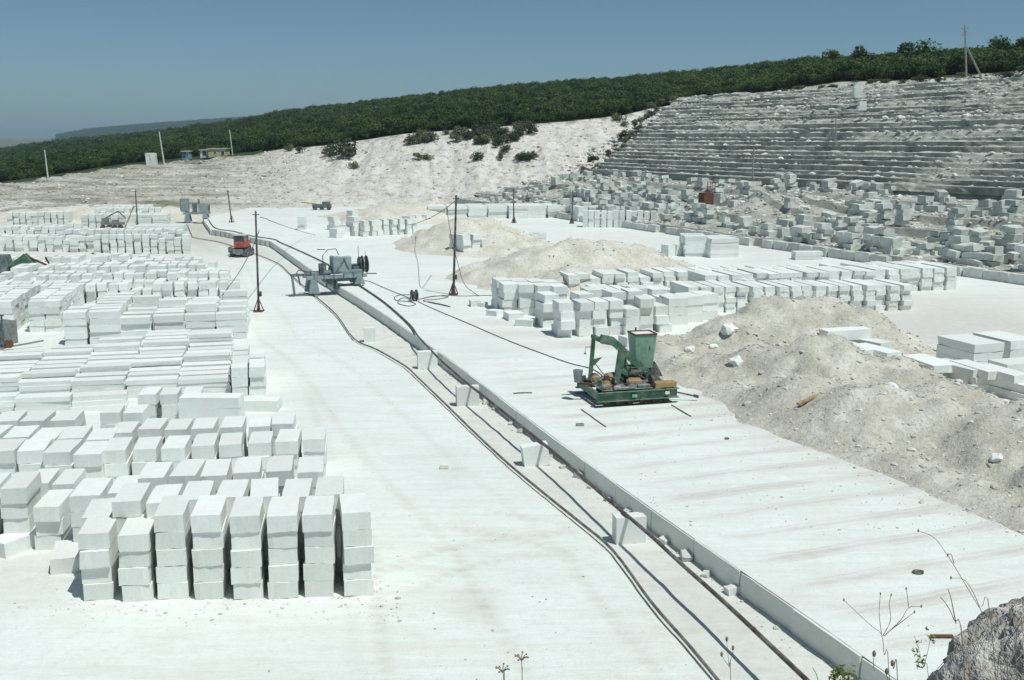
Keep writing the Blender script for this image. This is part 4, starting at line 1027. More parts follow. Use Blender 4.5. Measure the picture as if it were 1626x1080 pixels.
# utility poles on the rims
def pole(u, vb, vt, Y, r, mat, label, lean=0, name='utility_pole', brace=None, arms=False):
    zb, zt = zat(vb, Y), zat(vt, Y); x = kx(u) * Y; h = zt - zb
    e = empty(name, (x, Y, zb - .3), 0, label, 'pole')
    MB().cyl((0, 0, 0), (lean / F * Y, 0, h + .3), r, r * .7, 8).build('post', M[mat], e, True)
    if brace:
        bx_, bz = brace; MB().cyl((bx_ / F * Y, .6, .0), (lean / F * Y * .62, 0, (h + .3) * .62), r * .9, r * .7, 8).build('brace', M[mat], e, True)
    if arms:
        a = MB()
        for k, zz in enumerate((.97, .91, .85)): a.bar((lean / F * Y * zz - .45, 0, h * zz), (lean / F * Y * zz + .45, 0, h * zz), .07, .07)
        for k in (-.4, .4): a.cyl((lean / F * Y * .97 + k, 0, h * .97), (lean / F * Y * .97 + k, 0, h * .97 + .28), .06, .03, 6)
        a.build('insulator_arm', M['polewood'], e)
    return e
pole(1527, 117, 40, 139, .14, 'polewood', 'braced wooden utility pole on the rim at upper right', -8, brace=(26, 0), arms=True)
pole(258, 258, 209, 222, .17, 'polewhite', 'pale post beside the white block tower on left rim', -5)
pole(71, 286, 238, 217, .17, 'polewhite', 'pale post at far left on the quarry rim', -2)
pole(368, 246, 206, 226, .13, 'polewhite', 'thin pale post right of the yellow hut', -3)
pole(1198, 311, 235, 139, .13, 'polewood', 'grey pole standing at the foot of the terraces', 0)
pole(1328, 252, 182, 141, .10, 'polewood', 'thin grey pole standing on the middle terraces', -2)
# ------------------------------------------------------------------ green cutting machine on the bench
x, y = P(950, 648, BZ); TH = math.radians(15)
gx = empty('stone_cutting_machine', (x + 1.58, y + .5, BZ), TH, 'green stone cutting machine with tall cabinet and tan motors on the bench', 'machine')
gx.scale = (1.07, 1.07, 1.07)
fr = MB()
for yy in (0, 2.3): fr.box((0, yy, .40), (3.15, .10, .34)); fr.box((0, yy - (.05 if yy == 0 else -.05), .555), (3.25, .2, .03)); fr.box((0, yy - (.05 if yy == 0 else -.05), .225), (3.25, .2, .03))
for xx in (-1.5, -.5, .5, 1.5): fr.box((xx, 1.15, .40), (.1, 2.2, .28))
fr.build('chassis', M['green'], gx)
MB().box((0.1, 1.2, .585), (2.9, 2.2, .02)).build('deck', M['steel'], gx)
for k in range(6):
    for yy in (.12, 2.2):
        w_ = MB().cyl((-1.2 + k * .48, yy - .07, .11), (-1.2 + k * .48, yy + .07, .11), .11, n=12).build('wheel', M['rust'], gx, True)
for yy in (.05, 2.25): MB().box((0, yy, .012), (3.3, .07, .03)).build('skid_rail', M['dark'], gx)
# portal arm
pa = MB()
pa.bar((-1.25, 1.75, .55), (-1.12, 1.75, 2.35), .16, .12); pa.plate([(-1.18, 1.68, 1.45), (-.80, 1.68, 1.52), (-1.12, 1.68, 1.2)], .03)
pa.build('rear_post', M['green'], gx)
ar = MB()
ar.plate([(-1.2, .95, 2.36), (-1.1, .95, 2.54), (-.62, .95, 2.42), (-.45, .95, 2.26), (1.34, .95, .64), (1.34, .95, .46), (1.06, .95, .5), (-.60, .95, 2.04), (-.74, .95, 2.12), (-1.12, .95, 2.2)], .14)
ar.bar((-1.15, .95, 2.33), (-1.15, 1.8, 2.33), .14, .14)
ar.plate([(-.42, .93, 1.92), (-.16, .93, 1.68), (-.24, .93, 1.25), (.12, .93, .96), (.02, .93, .86), (-.32, .93, 1.05), (-.42, .93, .5), (-.62, .93, .5)], .12)
ar.build('portal_arm', M['green'], gx)
cb = MB(); V = []
for zz, w_, d_ in ((1.05, .66, .62), (2.35, .88, .80)):
    for sx, sy in ((-1, -1), (1, -1), (1, 1), (-1, 1)): V.append((.55 + sx * w_ / 2, 1.75 + sy * d_ / 2, zz))
cb.add(V, [(0, 1, 5, 4), (1, 2, 6, 5), (2, 3, 7, 6), (3, 0, 4, 7), (3, 2, 1, 0), (4, 5, 6, 7)])
cab = cb.build('cabinet', M['green2'], gx); cab.location.x = .30
t_ = MB(); 
for a_, b_ in (((.11, 1.35), (.99, 1.35)), ((.99, 1.35), (.99, 2.15)), ((.99, 2.15), (.11, 2.15)), ((.11, 2.15), (.11, 1.35))): t_.bar((*a_, 2.37), (*b_, 2.37), .05, .06)
t_.build('rim', M['rust'], cab)
MB().box((.55, 1.75, 2.356), (.8, .72, .012)).build('dusty_lid', M['whitewall'], cab)
MB().box((.42, 2.1, 2.45), (.06, .06, .16)).build('stub', M['rust'], cab)
MB().box((.72, 1.374, 1.85), (.05, .03, .14)).build('handle', M['dark'], cab)
MB().box((.3, 1.7, .85), (.4, .6, .5)).box((.8, 1.75, .82), (.5, .5, .45)).build('pedestal', M['green'], gx)
MB().bar((-.15, 1.2, .6), (-.15, 1.2, 1.75), .3, .12).bar((-.15, 1.75, .6), (-.15, 1.3, 1.9), .1, .1).build('inner_post', M['green'], gx)
def motor(p, r, L, rz, mat='tan'):
    m = empty('motor', (p[0], p[1], p[2] - .05), rz); m.parent = gx; r *= .84; L *= .9
    MB().cyl((-L / 2, 0, 0), (L / 2, 0, 0), r, n=16).cyl((L / 2, 0, 0), (L / 2 + .07, 0, 0), r * .8, r * .5, 16).cyl((-L / 2 - .07, 0, 0), (-L / 2, 0, 0), r * .55, r * .85, 16).build('casing', M[mat], m, True)
    f = MB()
    for k in range(8):
        a = math.pi * k / 7; f.box((0, math.cos(a) * r * 1.02, math.sin(a) * r * 1.02), (L * .8, .015, .03), rx=a)
    f.build('fin', M[mat], m); MB().box((0, 0, -r * .95), (L * .7, r * 1.5, .06)).build('foot', M['dark'], m)
motor((-.62, 1.15, .86), .24, .45, .3); motor((-1.15, 1.45, .80), .22, .35, 1.5); motor((-1.05, .45, .74), .2, .4, 1.3)
motor((.12, .65, .76), .2, .5, -.2); motor((.25, 1.15, .88), .2, .45, .2); motor((1.05, 1.7, .82), .2, .4, 0); motor((-1.0, .95, .78), .19, .3, .6, 'green2')
MB().cyl((.1, 1.05, .95), (.5, 1.0, .95), .22, n=14).box((.35, .95, 1.02), (.75, .35, .1)).build('belt_guard', M['dark'], gx, True)
MB().box((1.12, .12, .70), (.85, .36, .2)).build('battery_box', M['wood'], gx)
MB().box((.55, .3, .66), (.9, .25, .1)).box((-.5, .12, .64), (.8, .2, .09)).cyl((-1.35, .15, .7), (-1.15, .3, .7), .11).cyl((-.85, .2, .66), (-.6, .2, .66), .08).box((.6, .75, .66), (.5, .4, .12), rz=.4).box((-.1, .25, .65), (.3, .25, .12), rz=.7).build('gearbox', M['steel'], gx, True)
for pp, rr2 in (([(-1.3, .9, .7), (-.9, .5, 1.0), (-.4, .35, .75), (.1, .5, .7)], .022), ([(-.2, 1.3, 1.7), (.1, 1.0, 1.2), (.35, .7, .95), (.8, .5, .75)], .02), ([(.55, 1.35, 1.2), (.8, .9, .9), (1.1, .9, .72), (1.35, 1.3, .75)], .025), ([(-1.1, 1.6, 1.3), (-.8, 1.5, .9), (-.5, 1.6, .7)], .02)):
    MB().tube(catmull(pp, 5), rr2, 6).build('hose', M['cable'], gx, True)
cl = MB()
for k_ in range(26):
    cl.box((random.uniform(-1.45, 1.45), random.uniform(.1, 2.1), .64), (random.uniform(.08, .3), random.uniform(.06, .2), random.uniform(.05, .2)), rz=random.uniform(0, 3), bev=.01)
cl.build('fittings', M['steel'], gx)
bl = MB()
for k_ in range(16): bl.cyl((-1.5 + k_ * .2, -.055, .45), (-1.5 + k_ * .2, -.075, .45), .018, n=6)
bl.build('bolts', M['dark'], gx)
MB().cyl((.62, .3, .85), (.72, .3, .85), .2, n=16).cyl((-.75, .55, .8), (-.68, .55, .8), .18, n=16).build('pulley', M['dark'], gx, True)
MB().cyl((-.95, .75, .62), (-.95, .75, 1.0), .12, .1, 12).cyl((.75, 1.1, .6), (.75, 1.1, .95), .14, .12, 12).build('oil_can', M['rust'], gx, True)
hp = MB(); V = [(.85, 1.5, .7), (1.6, 1.4, .7), (1.6, 2.1, .7), (.85, 2.1, .7), (.75, 1.6, 1.22), (1.35, 1.55, 1.22), (1.35, 2.25, 1.22), (.75, 2.25, 1.22)]
hp.add(V, [(0, 1, 5, 4), (1, 2, 6, 5), (2, 3, 7, 6), (3, 0, 4, 7), (3, 2, 1, 0)]); hp.build('hopper', M['dark'], gx)
bk_ = MB().cyl((-1.92, 1.2, .72), (-1.92, 1.2, 1.18), .14, .19, 14).build('bucket', M['steel'], gx, True)
MB().bar((-1.9, 1.2, .68), (-1.3, 1.1, .6), .12, .08).build('bucket_arm', M['rust'], gx)
MB().tube([(-1.2, 1.6, 1.95), (-1.5, 1.55, 1.97), (-1.53, 1.55, 1.75)], .015).cyl((-1.53, 1.55, 1.70), (-1.53, 1.55, 1.76), .06, .02, 8).build('lamp_hook', M['dark'], gx)
MB().bar((1.6, .3, .34), (2.35, .0, .18), .05, .05).bar((2.3, .06, .2), (2.45, -.05, .16), .09, .09).build('tow_rod', M['dark'], gx)
MB().box((-.15, -.12, .38), (.2, .02, .12)).build('number_plate', M['green2'], gx); MB().box((1.15, -.12, .42), (.18, .02, .12)).build('number_plate', M['whitewall'], gx)
for (a_, b_, lab) in (((923, 651), (962, 679), 'thin steel rod lying left before the green machine'), ((1066, 644), (1097, 662), 'thin steel rod lying at right of the green machine'), ((892, 628), (912, 627), 'short steel plate lying left of the green machine')):
    p0, p1 = P(*a_, BZ), P(*b_, BZ); MB().bar((*p0, BZ + .02), (*p1, BZ + .02), .035, .035).build('steel_rod', M['dark'], None, label=lab, cat='rod')
# small litter
for i, (u, v, w_, lab, mt) in enumerate(((921, 676, .3, 'small crumpled rag on the bench before the green machine', 'steel'), (1458, 910, .22, 'small dark ring lying on the bench near right edge', 'dark'), (1154, 698, .15, 'dark stone chip lying on the bench', 'dark'),
                         (705, 744, .3, 'flat stone chip lying on the left floor', 'spoil'), (510, 397, .8, 'dark steel bar lying behind the blue machine', 'dark'), (590, 435, .8, 'dark steel bar lying right of the blue machine', 'dark'), (1495, 1013, .5, 'short brown stick lying near the right edge', 'rust'))):
    z_ = 0 if u == 705 else BZ; x, y = P(u, v, z_); b = MB()
    if 'ring' in lab: b.tube([(.12 * math.cos(k), .09 * math.sin(k), .02) for k in np.linspace(0, 5.6, 12)], .03)
    else: b.box((0, 0, .03), (w_, .09 if w_ > .4 else w_ * .7, .06), rx=.1, bev=.02)
    o = b.build('scrap', M[mt], None, label=lab, cat='scrap'); o.location = (x, y, z_ + .01)

# ------------------------------------------------------------------ blue gantry machine across the track
def gantry(pl, pr, zl, label, scale=1.0, variant=0):
    A = np.array(pl); B = np.array(pr); d = B - A; L = np.hypot(*d)
    g = empty('gantry_saw', (A[0], A[1], zl), math.atan2(d[1], d[0]), label, 'machine')
    b = MB()
    for yy in (-.55, .55): b.box((L / 2, yy, 1.25), (L + .5, .16, .26)); 
    for k in range(5): b.box((.2 + (L - .4) * k / 4, 0, 1.25), (.12, 1.0, .2))
    b.build('beam', M['blue'], g)
    for xx, zf in ((.25, 0), (L - .3, BZ)):
        for yy in (-.6, .6):
            lg = MB(); h0 = zf + .15
            lg.add([(xx - .38, yy - .14, h0), (xx + .38, yy - .14, h0), (xx + .38, yy + .14, h0), (xx - .38, yy + .14, h0), (xx - .2, yy - .14, 1.13), (xx + .2, yy - .14, 1.13), (xx + .2, yy + .14, 1.13), (xx - .2, yy + .14, 1.13)],
                   [(0, 1, 5, 4), (1, 2, 6, 5), (2, 3, 7, 6), (3, 0, 4, 7), (3, 2, 1, 0), (4, 5, 6, 7)])
            lo = lg.build('leg', M['blue'], g)
            MB().cyl((xx - .05, yy, zf + .13), (xx + .05, yy, zf + .13), .13, n=12).build('wheel', M['dark'], lo, True)
    return g, L
pa_ = P(490, 468, 0); pb_ = P(574, 452, BZ); g1, L1 = gantry(pa_, pb_, 0, 'blue-grey stone sawing machine straddling the track', 1)
MB().box((-.45, -.2, 1.45), (1.6, .35, .16)).bar((-1.2, -.3, 1.5), (-1.05, -.3, .05), .14, .14).bar((-.75, -.3, 1.4), (-.65, -.35, .75), .1, .1).build('outrigger', M['bluedark'], g1)
MB().bar((-1.5, -.4, .06), (.6, -.5, .06), .16, .06).build('outrigger_shoe', M['bluedark'], g1)
bd = MB().box((L1 * .62, .1, 2.05), (1.35, 1.0, 1.15), bev=.06).build('engine_housing', M['blue'], g1)
MB().bar((L1 * .62 - .45, -.43, 1.6), (L1 * .62 + .2, -.43, 2.45), .04, .05).bar((L1 * .62 + .5, -.43, 1.6), (L1 * .62 + .1, -.43, 2.5), .04, .05).build('strut', M['bluedark'], bd)
MB().box((L1 * .62, .1, 2.64), (1.1, .8, .05)).build('lid', M['whitewall'], bd)
for k, xx in enumerate((L1 - .1, L1 + .12, L1 + .42)): MB().cyl((xx, .15, 1.95), (xx + .05, .15, 1.95), .62 - .06 * (k == 0), n=28).build('saw_disc', M['dark'] if k != 1 else M['steel'], g1, True)
MB().cyl((L1 * .62 + .6, .15, 1.95), (L1 + .5, .15, 1.95), .08).box((L1 - .35, .1, 1.6), (.5, .6, .5)).build('saw_spindle', M['bluedark'], g1, True)
MB().tube([(1.0, -.4, 1.3), (1.0, -.4, 2.75), (1.35, -.4, 3.15), (1.95, -.4, 3.2), (2.15, -.4, 2.75)], .035).build('pipe_arch', M['bluedark'], g1)
MB().box((1.05, .0, 1.75), (.45, .5, .8)).cyl((.9, -.2, 1.5), (1.6, -.2, 1.5), .2).box((.5, .1, 1.5), (.6, .4, .25)).build('winch', M['bluedark'], g1, True)
MB().cyl((3.6, -.3, 2.5), (3.6, -.3, 3.3), .02).cyl((L1 + .3, -.1, 2.3), (L1 + .3, -.1, 2.9), .015).build('aerial_rod', M['dark'], g1)
MB().box((1.9, -.64, 1.42), (.9, .03, .08)).build('sign_strip', M['whitewall'], g1)
MB().tube([(-.9, -.3, 1.55), (-.6, .2, 1.75), (0, .1, 1.6), (.6, -.2, 1.62)], .04).build('hose', M['cable'], g1)
MB().box((L1 * .5, 0, .75), (.12, 1.0, .9)).build('saw_guard', M['bluedark'], g1)
MB().box((2.2, .1, 1.0), (2.2, .7, .3)).box((1.5, -.2, .8), (.5, .5, .6)).build('lower_frame', M['bluedark'], g1)
MB().box((3.0, -.35, 1.52), (1.6, .3, .28)).box((.4, -.35, 1.5), (.5, .3, .25)).cyl((1.6, .35, 1.65), (2.4, .35, 1.65), .24).build('gearbox', M['blue'], g1, True)
b_ = MB()
for k_ in range(6): b_.bar((.3 + k_ * .7, -.66, 1.15), (.3 + k_ * .7, -.66, 1.5), .05, .05)
b_.bar((.2, -.66, 1.52), (4.0, -.66, 1.52), .04, .04); b_.build('handrail', M['bluedark'], g1)
for k_ in range(3): MB().tube(catmull([(.6 + k_ * .9, -.5, 1.4), (.9 + k_ * .9, -.62, 1.05), (1.3 + k_ * .9, -.5, 1.45)], 5), .03, 6).build('hose', M['cable'], g1, True)
# two cut stones standing at the end of the kerb under the machine
# far grey gantry
pa_ = P(296, 354, 0); pb_ = P(331, 350, 0.3); g2, L2 = gantry(pa_, pb_, 0, 'far grey sawing machine at the end of the track')
MB().box((-.05, 0, 2.3), (.95, 1.0, 1.7), bev=.05).build('cab', M['blue'], g2); MB().box((-.55, 0, 2.3), (.06, .9, 1.4)).build('cab_door', M['dark'], g2)
MB().box((2.3, 0, 1.95), (1.3, .9, .95)).build('engine_housing', M['blue'], g2); MB().box((1.15, 0, 2.0), (.5, .7, 1.1)).cyl((1.7, 0, 1.5), (1.7, 0, 3.0), .12).build('winch', M['bluedark'], g2)
MB().cyl((L2 + .1, 0, 1.9), (L2 + .2, 0, 1.9), .5, n=20).build('saw_disc', M['dark'], g2, True)
# red crawler tractor
x, y = P(384, 407, 0); tr_ = empty('crawler_tractor', (x, y, .03), math.radians(-6), 'small red crawler tractor parked beside the track', 'tractor')
for sx in (-1, 1):
    t_ = MB(); prof_ = [(-1.05, .12), (-.95, .55), (-.7, .72), (.9, .72), (1.25, .5), (1.25, .25), (1.0, .03), (-.8, .03)]
    t_.plate([(sx * .62 + .0, p[0], p[1]) for p in prof_], .32, axis=0); tk = t_.build('crawler_track', M['dark'], tr_)
    w_ = MB()
    for k in range(5): w_.cyl((sx * .80, -.7 + k * .42, .3), (sx * .82, -.7 + k * .42, .3), .17, n=10)
    w_.build('road_wheels', M['steel'], tk, True)
MB().box((0, .35, .75), (.95, 1.9, .35)).build('frame', M['dark'], tr_)
MB().box((0, 1.0, 1.1), (.7, 1.0, .5), bev=.06).build('hood', M['red'], tr_)
cabp = MB(); cabp.box((.12, -.35, 1.12), (1.05, 1.0, .55), bev=.04); 
for sx in (-.36, .6):
    for sy in (-.8, .1): cabp.box((sx, sy, 1.65), (.09, .09, .6))
cb_ = cabp.build('cab', M['red'], tr_); MB().box((.12, -.35, 1.99), (1.15, 1.1, .1), bev=.04).build('roof', M['polewhite'], cb_)
MB().box((.12, -.82, 1.66), (.86, .03, .52)).box((-.34, -.35, 1.66), (.03, .82, .52)).box((.58, -.35, 1.66), (.03, .82, .52)).box((.12, .12, 1.66), (.86, .03, .52)).build('window', M['glass'], cb_)
MB().cyl((-.2, .8, 1.3), (-.2, .8, 2.1), .05).build('exhaust_pipe', M['dark'], tr_)
MB().box((0, -1.0, .5), (.9, .3, .4)).box((.1, -1.2, .35), (.4, .2, .25)).build('rear_hitch', M['steel'], tr_)
MB().bar((-.7, .5, .5), (-1.35, 1.0, .45), .1, .1).bar((-.7, .0, .5), (-1.35, .7, .45), .1, .1).box((-1.4, .85, .5), (.12, .9, .5)).build('side_arm', M['steel'], tr_)
# machines in and around the left yard
x, y = P(180, 365, 0); ld = empty('yard_crane', (x, y, 0), .1, 'small blue-grey loading machine with yellow hose among far left blocks', 'machine')
ld.scale = (.85, .85, .85)
MB().box((0, 0, .9), (3.0, 1.2, .3)).box((-1.0, 0, 1.35), (.8, 1.0, .6)).box((.3, .1, 1.2), (.7, .6, .35)).build('body', M['steel'], ld)
MB().bar((-1.2, 0, 1.5), (.8, 0, 2.6), .15, .15).bar((.8, 0, 2.6), (1.8, 0, 1.6), .12, .12).build('boom', M['bluedark'], ld)
MB().tube([(1.6, -.3, .2), (2.3, -.3, 1.6), (2.9, -.3, 3.0), (3.2, -.3, 3.3)], .12).build('hose', M['yellowpaint'], ld)
for k in range(4): MB().cyl((-1.2 + .8 * k, -.8, .38), (-1.2 + .8 * k, -.6, .38), .38, n=14).build('wheel', M['dark'], ld, True)
x, y = P(12, 441, 0); dn = empty('covered_machine', (x, y, 0), .1, 'dark green machine half cut by the left picture edge', 'machine')
MB().box((-1.2, .5, 1.0), (3.0, 1.4, 1.5), taper=.8).build('body', M['bluedark'], dn); MB().plate([(.2, 0, 1.0), (1.5, 0, 1.9), (2.4, 0, .9)], .8).build('tarpaulin', M['green'], dn)
MB().bar((1.3, 0, 1.8), (3.6, 0, .7), .14, .14).bar((3.0, 0, 1.6), (3.6, 0, .3), .12, .12).build('jib', M['rust'], dn); MB().cyl((-1, -.3, .3), (-1, .3, .3), .3).cyl((.5, -.3, .3), (.5, .3, .3), .3).build('wheel', M['dark'], dn, True)
x, y = P(4, 556, 0); fm = empty('steel_frame_machine', (x, y, 0), -.5, 'grey steel frame machine at left edge by the sandy patch', 'machine')
MB().box((-.6, .6, .8), (1.0, .9, 1.2)).build('body', M['steel'], fm)
b = MB()
for k in range(4): b.bar((-.9 + k * .35, 0, .1), (-.9 + k * .35, 0, 1.9), .07, .07)
b.bar((-1.0, 0, 1.85), (.3, 0, 1.85), .08, .08).bar((-1.0, 0, 1.0), (.3, 0, 1.0), .08, .08).build('frame', M['bluedark'], fm)
MB().cyl((.3, .1, .35), (.5, .1, .35), .22).build('wheel', M['rust'], fm, True); MB().bar((.0, -.2, .1), (1.2, 1.6, .35), .08, .08).build('drawbar', M['steel'], fm)
x, y = P(508, 331, .3); bm_ = empty('field_machine', (x, y, .1), 0, 'small dark machine with yellow boom before the chalk cliff', 'machine'); bm_.scale = (.8, .8, .7)
MB().box((.4, 0, .8), (3.4, 1.4, .8)).box((1.2, 0, 1.4), (1.4, 1.0, .6)).build('body', M['bluedark'], bm_); MB().bar((-3.4, 0, 1.6), (-.6, 0, 1.2), .25, .25).build('boom', M['yellowpaint'], bm_)
for xx in (-.8, .5, 1.8): MB().cyl((xx, -.8, .4), (xx, -.5, .4), .4, n=14).build('wheel', M['dark'], bm_, True)
# rusty cutter on the ledge of the right wall
Yq = 122.; x = kx(1130) * Yq; z = zat(343, Yq); z = rubble_ground(x * N_[0] + Yq * N_[1], x * D_[0] + Yq * D_[1])
rm = empty('rusty_machine', (x, Yq, z), .4, 'rusty box machine with lattice mast on the lower right ledges', 'machine')
MB().box((0, 0, .15), (3.2, 2.0, .5)).build('base', M['old_stone'], rm); MB().box((-.5, 0, 1.2), (1.2, 1.2, 1.6)).build('body', M['rust'], rm); MB().box((.6, 0, 1.15), (.9, 1.2, 1.5)).build('cabinet', M['steel'], rm)
b = MB()
for sx in (-.1, .5):
    for sy in (-.3, .3): b.bar((sx, sy, 1.9), (sx, sy, 3.2), .06, .06)
for k in range(4): b.bar((-.1, -.3, 1.9 + k * .4), (.5, -.3, 2.1 + k * .35), .05, .05)
b.build('lattice_mast', M['rust'], rm)

# ------------------------------------------------------------------ huts and stone towers on the rims
def rimz(u, Y): return surf(HV, u, Y)
def hut(u0, u1, vb, vt, Y, mat, label, name='hut', d=3.0, win=None, door=None, roofmat='polewhite'):
    x0, x1 = kx(u0) * Y, kx(u1) * Y; zb, zt = zat(vb, Y), zat(vt, Y); w = x1 - x0; h = zt - zb
    e = empty(name, ((x0 + x1) / 2, Y, zb), 0, label, 'hut')
    wl = MB().box((0, d / 2, h / 2 - .4), (w, d, h + .8), bev=.02).build('wall', M[mat], e)
    MB().box((0, d / 2, h + .08), (w + .4, d + .4, .14)).build('roof', M[roofmat], e)
    for i_, (fx, fz, fw, fh) in enumerate(win or []):
        wf = MB().box((fx * w, -.03, fz * h), (fw, .06, fh)).build('window', M['whitewall'], e); MB().box((fx * w, -.075, fz * h), (fw * .76, .03, fh * .76)).build('pane', M['glass'], wf)
    for (fx, fw, fh, m_) in (door or []): MB().box((fx * w, -.03, fh / 2), (fw, .06, fh)).build('door', M[m_], e)
    return e
hut(329, 357, 249, 237, 226, 'yellowwall', 'pale yellow hut with a white window on the left rim', win=[(.34, .55, .85, .95), (-.1, .6, .5, .5)], d=3.2)
hut(316, 328, 247, 239, 227, 'whitewall', 'white flat roofed shed left of the yellow hut', d=2.5, door=[(.1, .8, .9, 'dark')])
hut(287, 299, 250, 241, 226, 'bluewall', 'tiny blue booth with a dark door on left rim', d=1.6, door=[(-.2, .7, 1.0, 'dark')], win=[(.25, .55, .4, .5)])
def tower(u, vb, vt, Y, w, n, label, nx=1):
    x = kx(u) * Y; zb, zt = zat(vb, Y), zat(vt, Y); e = empty('block_tower', (x, Y, zb - .3), 0, label, 'block tower'); h = (zt - zb + .3) / n
    for l in range(n):
        for k in range(nx):
            o = bpy.data.objects.new('stone_course', BM[(l * 3 + k) % 10]); COL.objects.link(o); o.parent = e
            o.location = ((k - (nx - 1) / 2) * w / nx + random.uniform(-.06, .06), 0, l * h); o.scale = (w / nx * random.uniform(.78, 1.02), w * .8, h); o.rotation_euler = (0, 0, random.uniform(-.05, .05))
tower(238, 261, 243, 223, 2.0, 4, 'tower of white blocks on the left rim beside the pale post', 2)
tower(64, 287, 282, 217, .9, 1, 'small white block at foot of the far left post')
tower(1358, 152, 132, 158, 1.35, 5, 'tall stack of pale blocks at top of the terraces', 1)
tower(1365, 172, 161, 150, 1.2, 2, 'lower block pile below the tall stack on terraces', 1)
tower(83, 285, 281, 217, 2.2, 1, 'flat white slab right of far left post', 1)

# ------------------------------------------------------------------ trees and bushes
def crown_mesh(name, seed, n=520, lobes=9, w=2.1, h=3.6, z0=.9, leaf=.34, flat=1.0):
    r = np.random.default_rng(seed); L = []
    for _ in range(lobes):
        a = r.uniform(0, 6.28); d = w * .62 * math.sqrt(r.random()); zc = z0 + h * (.25 + .62 * r.random() * (1 - .35 * d / w))
        L.append((d * math.cos(a), d * math.sin(a), zc, w * r.uniform(.32, .55)))
    V = []; Fc = []
    for i in range(n):
        c = L[i % lobes]; v = r.normal(size=3); v /= np.linalg.norm(v); rad = c[3] * (.72 + .4 * r.random())
        p = np.array((c[0], c[1], c[2])) + v * rad * np.array((1, 1, .85 * flat))
        if p[2] < .15: p[2] = .15 + .3 * r.random()
        nrm = v + r.normal(size=3) * .55 + np.array((0, 0, .35)); nrm /= np.linalg.norm(nrm)
        a = np.cross(nrm, r.normal(size=3)); a /= np.linalg.norm(a); b = np.cross(nrm, a); s_ = leaf * r.uniform(.6, 1.25)
        k = len(V); V += [p - a * s_ * .5, p + b * s_ * .33 + nrm * s_ * .1, p + a * s_ * .5, p - b * s_ * .33 + nrm * s_ * .08]; Fc.append((k, k + 1, k + 2, k + 3))
    return mesh(name, np.array(V), np.array(Fc))
CR = [crown_mesh('crown', 10 + i, 640, 10, 2.2 + .2 * (i % 3), 3.8 + .35 * (i % 2), .2, .5) for i in range(5)]
for c in CR: c.materials.append(M['leaf'])
def trunk_mesh(seed, h=3.2):
    r = random.Random(seed); b = MB(); b.cyl((0, 0, -.3), (.1, 0, h * .6), .13, .09, 7)
    for k in range(4):
        a = r.uniform(0, 6.28); b.cyl((.1, 0, h * (.35 + .06 * k)), (.1 + math.cos(a) * 1.1, math.sin(a) * 1.1, h * (.8 + .08 * k)), .06, .02, 5)
    me = mesh('trunk', b.V, b.F); me.materials.append(M['bark']); return me
TK = [trunk_mesh(i) for i in range(3)]
def tree(x, y, z, s_, label, group, i, name='scrub_tree', sz=None):
    e = empty(name, (x, y, z), random.uniform(0, 6.28), label, 'tree', group); e.scale = (s_, s_, s_ * (sz or 1))
    t = bpy.data.objects.new('trunk', TK[i % 3]); COL.objects.link(t); t.parent = e
    c = bpy.data.objects.new('crown', CR[i % 5]); COL.objects.link(c); c.parent = e; return e
cnt_ = {}
# skyline trees that stand out
for i, (u, v, Y, s_, lab) in enumerate(((1315, 84, 205, 1.15, 'left tree of the pair rising above the wood at upper right'), (1360, 82, 205, .95, 'right tree of the pair rising above the wood'), (1463, 70, 195, 1.35, 'broadest tree rising above the skyline left of the braced pole'),
                               (1428, 78, 200, .8, 'small tree on the skyline left of the broadest tree'), (1575, 68, 190, .9, 'tree on the skyline right of the braced pole'), (1612, 66, 185, 1.0, 'tree on the skyline at the right picture edge'))):
    zt = zat(v - 15, Y); tree(kx(u) * Y, Y, zt - 4.6 * s_, s_, lab, 'trees standing out on the skyline', i)
k = 0
for u in np.arange(-60, 1700, 15.0):
    uu = u + random.uniform(-6, 6); Y = rim(uu) + (1.5 if uu > 420 else 9) + random.uniform(0, 3)
    if uu > 1060: Y += .6
    if 270 < uu < 400: Y += 8
    if 1480 < uu < 1640: Y += 9
    s_ = random.uniform(.4, .75)
    where = 'left' if uu < 420 else ('middle' if uu < 1060 else 'right')
    cnt_[where] = cnt_.get(where, -1) + 1
    tree(kx(uu) * Y, Y, surf(HV, uu, Y) - .1, s_, f'scrub tree at front edge of the wood, {where} part, {ORD[cnt_[where]]} from left', f'scrub trees along the {where} edge of the wood', k); k += 1
# the wood beyond, too dense to count
pts = []; scl = []
for _ in range(105000):
    u = random.uniform(-420, 1980); y0 = rim(u) + (4 if u > 420 else 11); ysk = ext(u, YS_)
    if u > 1060: y0 += 1
    if 1480 < u < 1640: y0 += 6
    Y = y0 * (ysk * 1.12 / y0) ** (random.random() ** 1.0)
    s_ = random.uniform(.26, .54) * (1 + .4 * min(1, (Y - y0) / 400)) * (1.55 if random.random() < .1 else 1)
    if u < 30 and Y > 700 and random.random() < .5: continue
    pts.append((kx(u) * Y, Y, surf(HV, u, Y) - .3)); scl.append(s_)
pts2 = []
for _ in range(5000):                                              # far ridge
    u = random.uniform(90, 560); Y = random.uniform(2500, 3500); pts.append((kx(u) * Y, Y, surf(HV, u, Y) - .3)); scl.append(random.uniform(1.6, 2.6))
me = bpy.data.meshes.new('forest'); me.vertices.add(len(pts)); me.vertices.foreach_set('co', np.array(pts, np.float32).ravel())
a = me.attributes.new('sc', 'FLOAT', 'POINT'); a.data.foreach_set('value', np.array(scl, np.float32))
fo = obj('forest', me, None, None, 'dense dark green low oak wood covering the hill behind the quarry', 'wood', kind='stuff')
ng = bpy.data.node_groups.new('forest_instances', 'GeometryNodeTree')
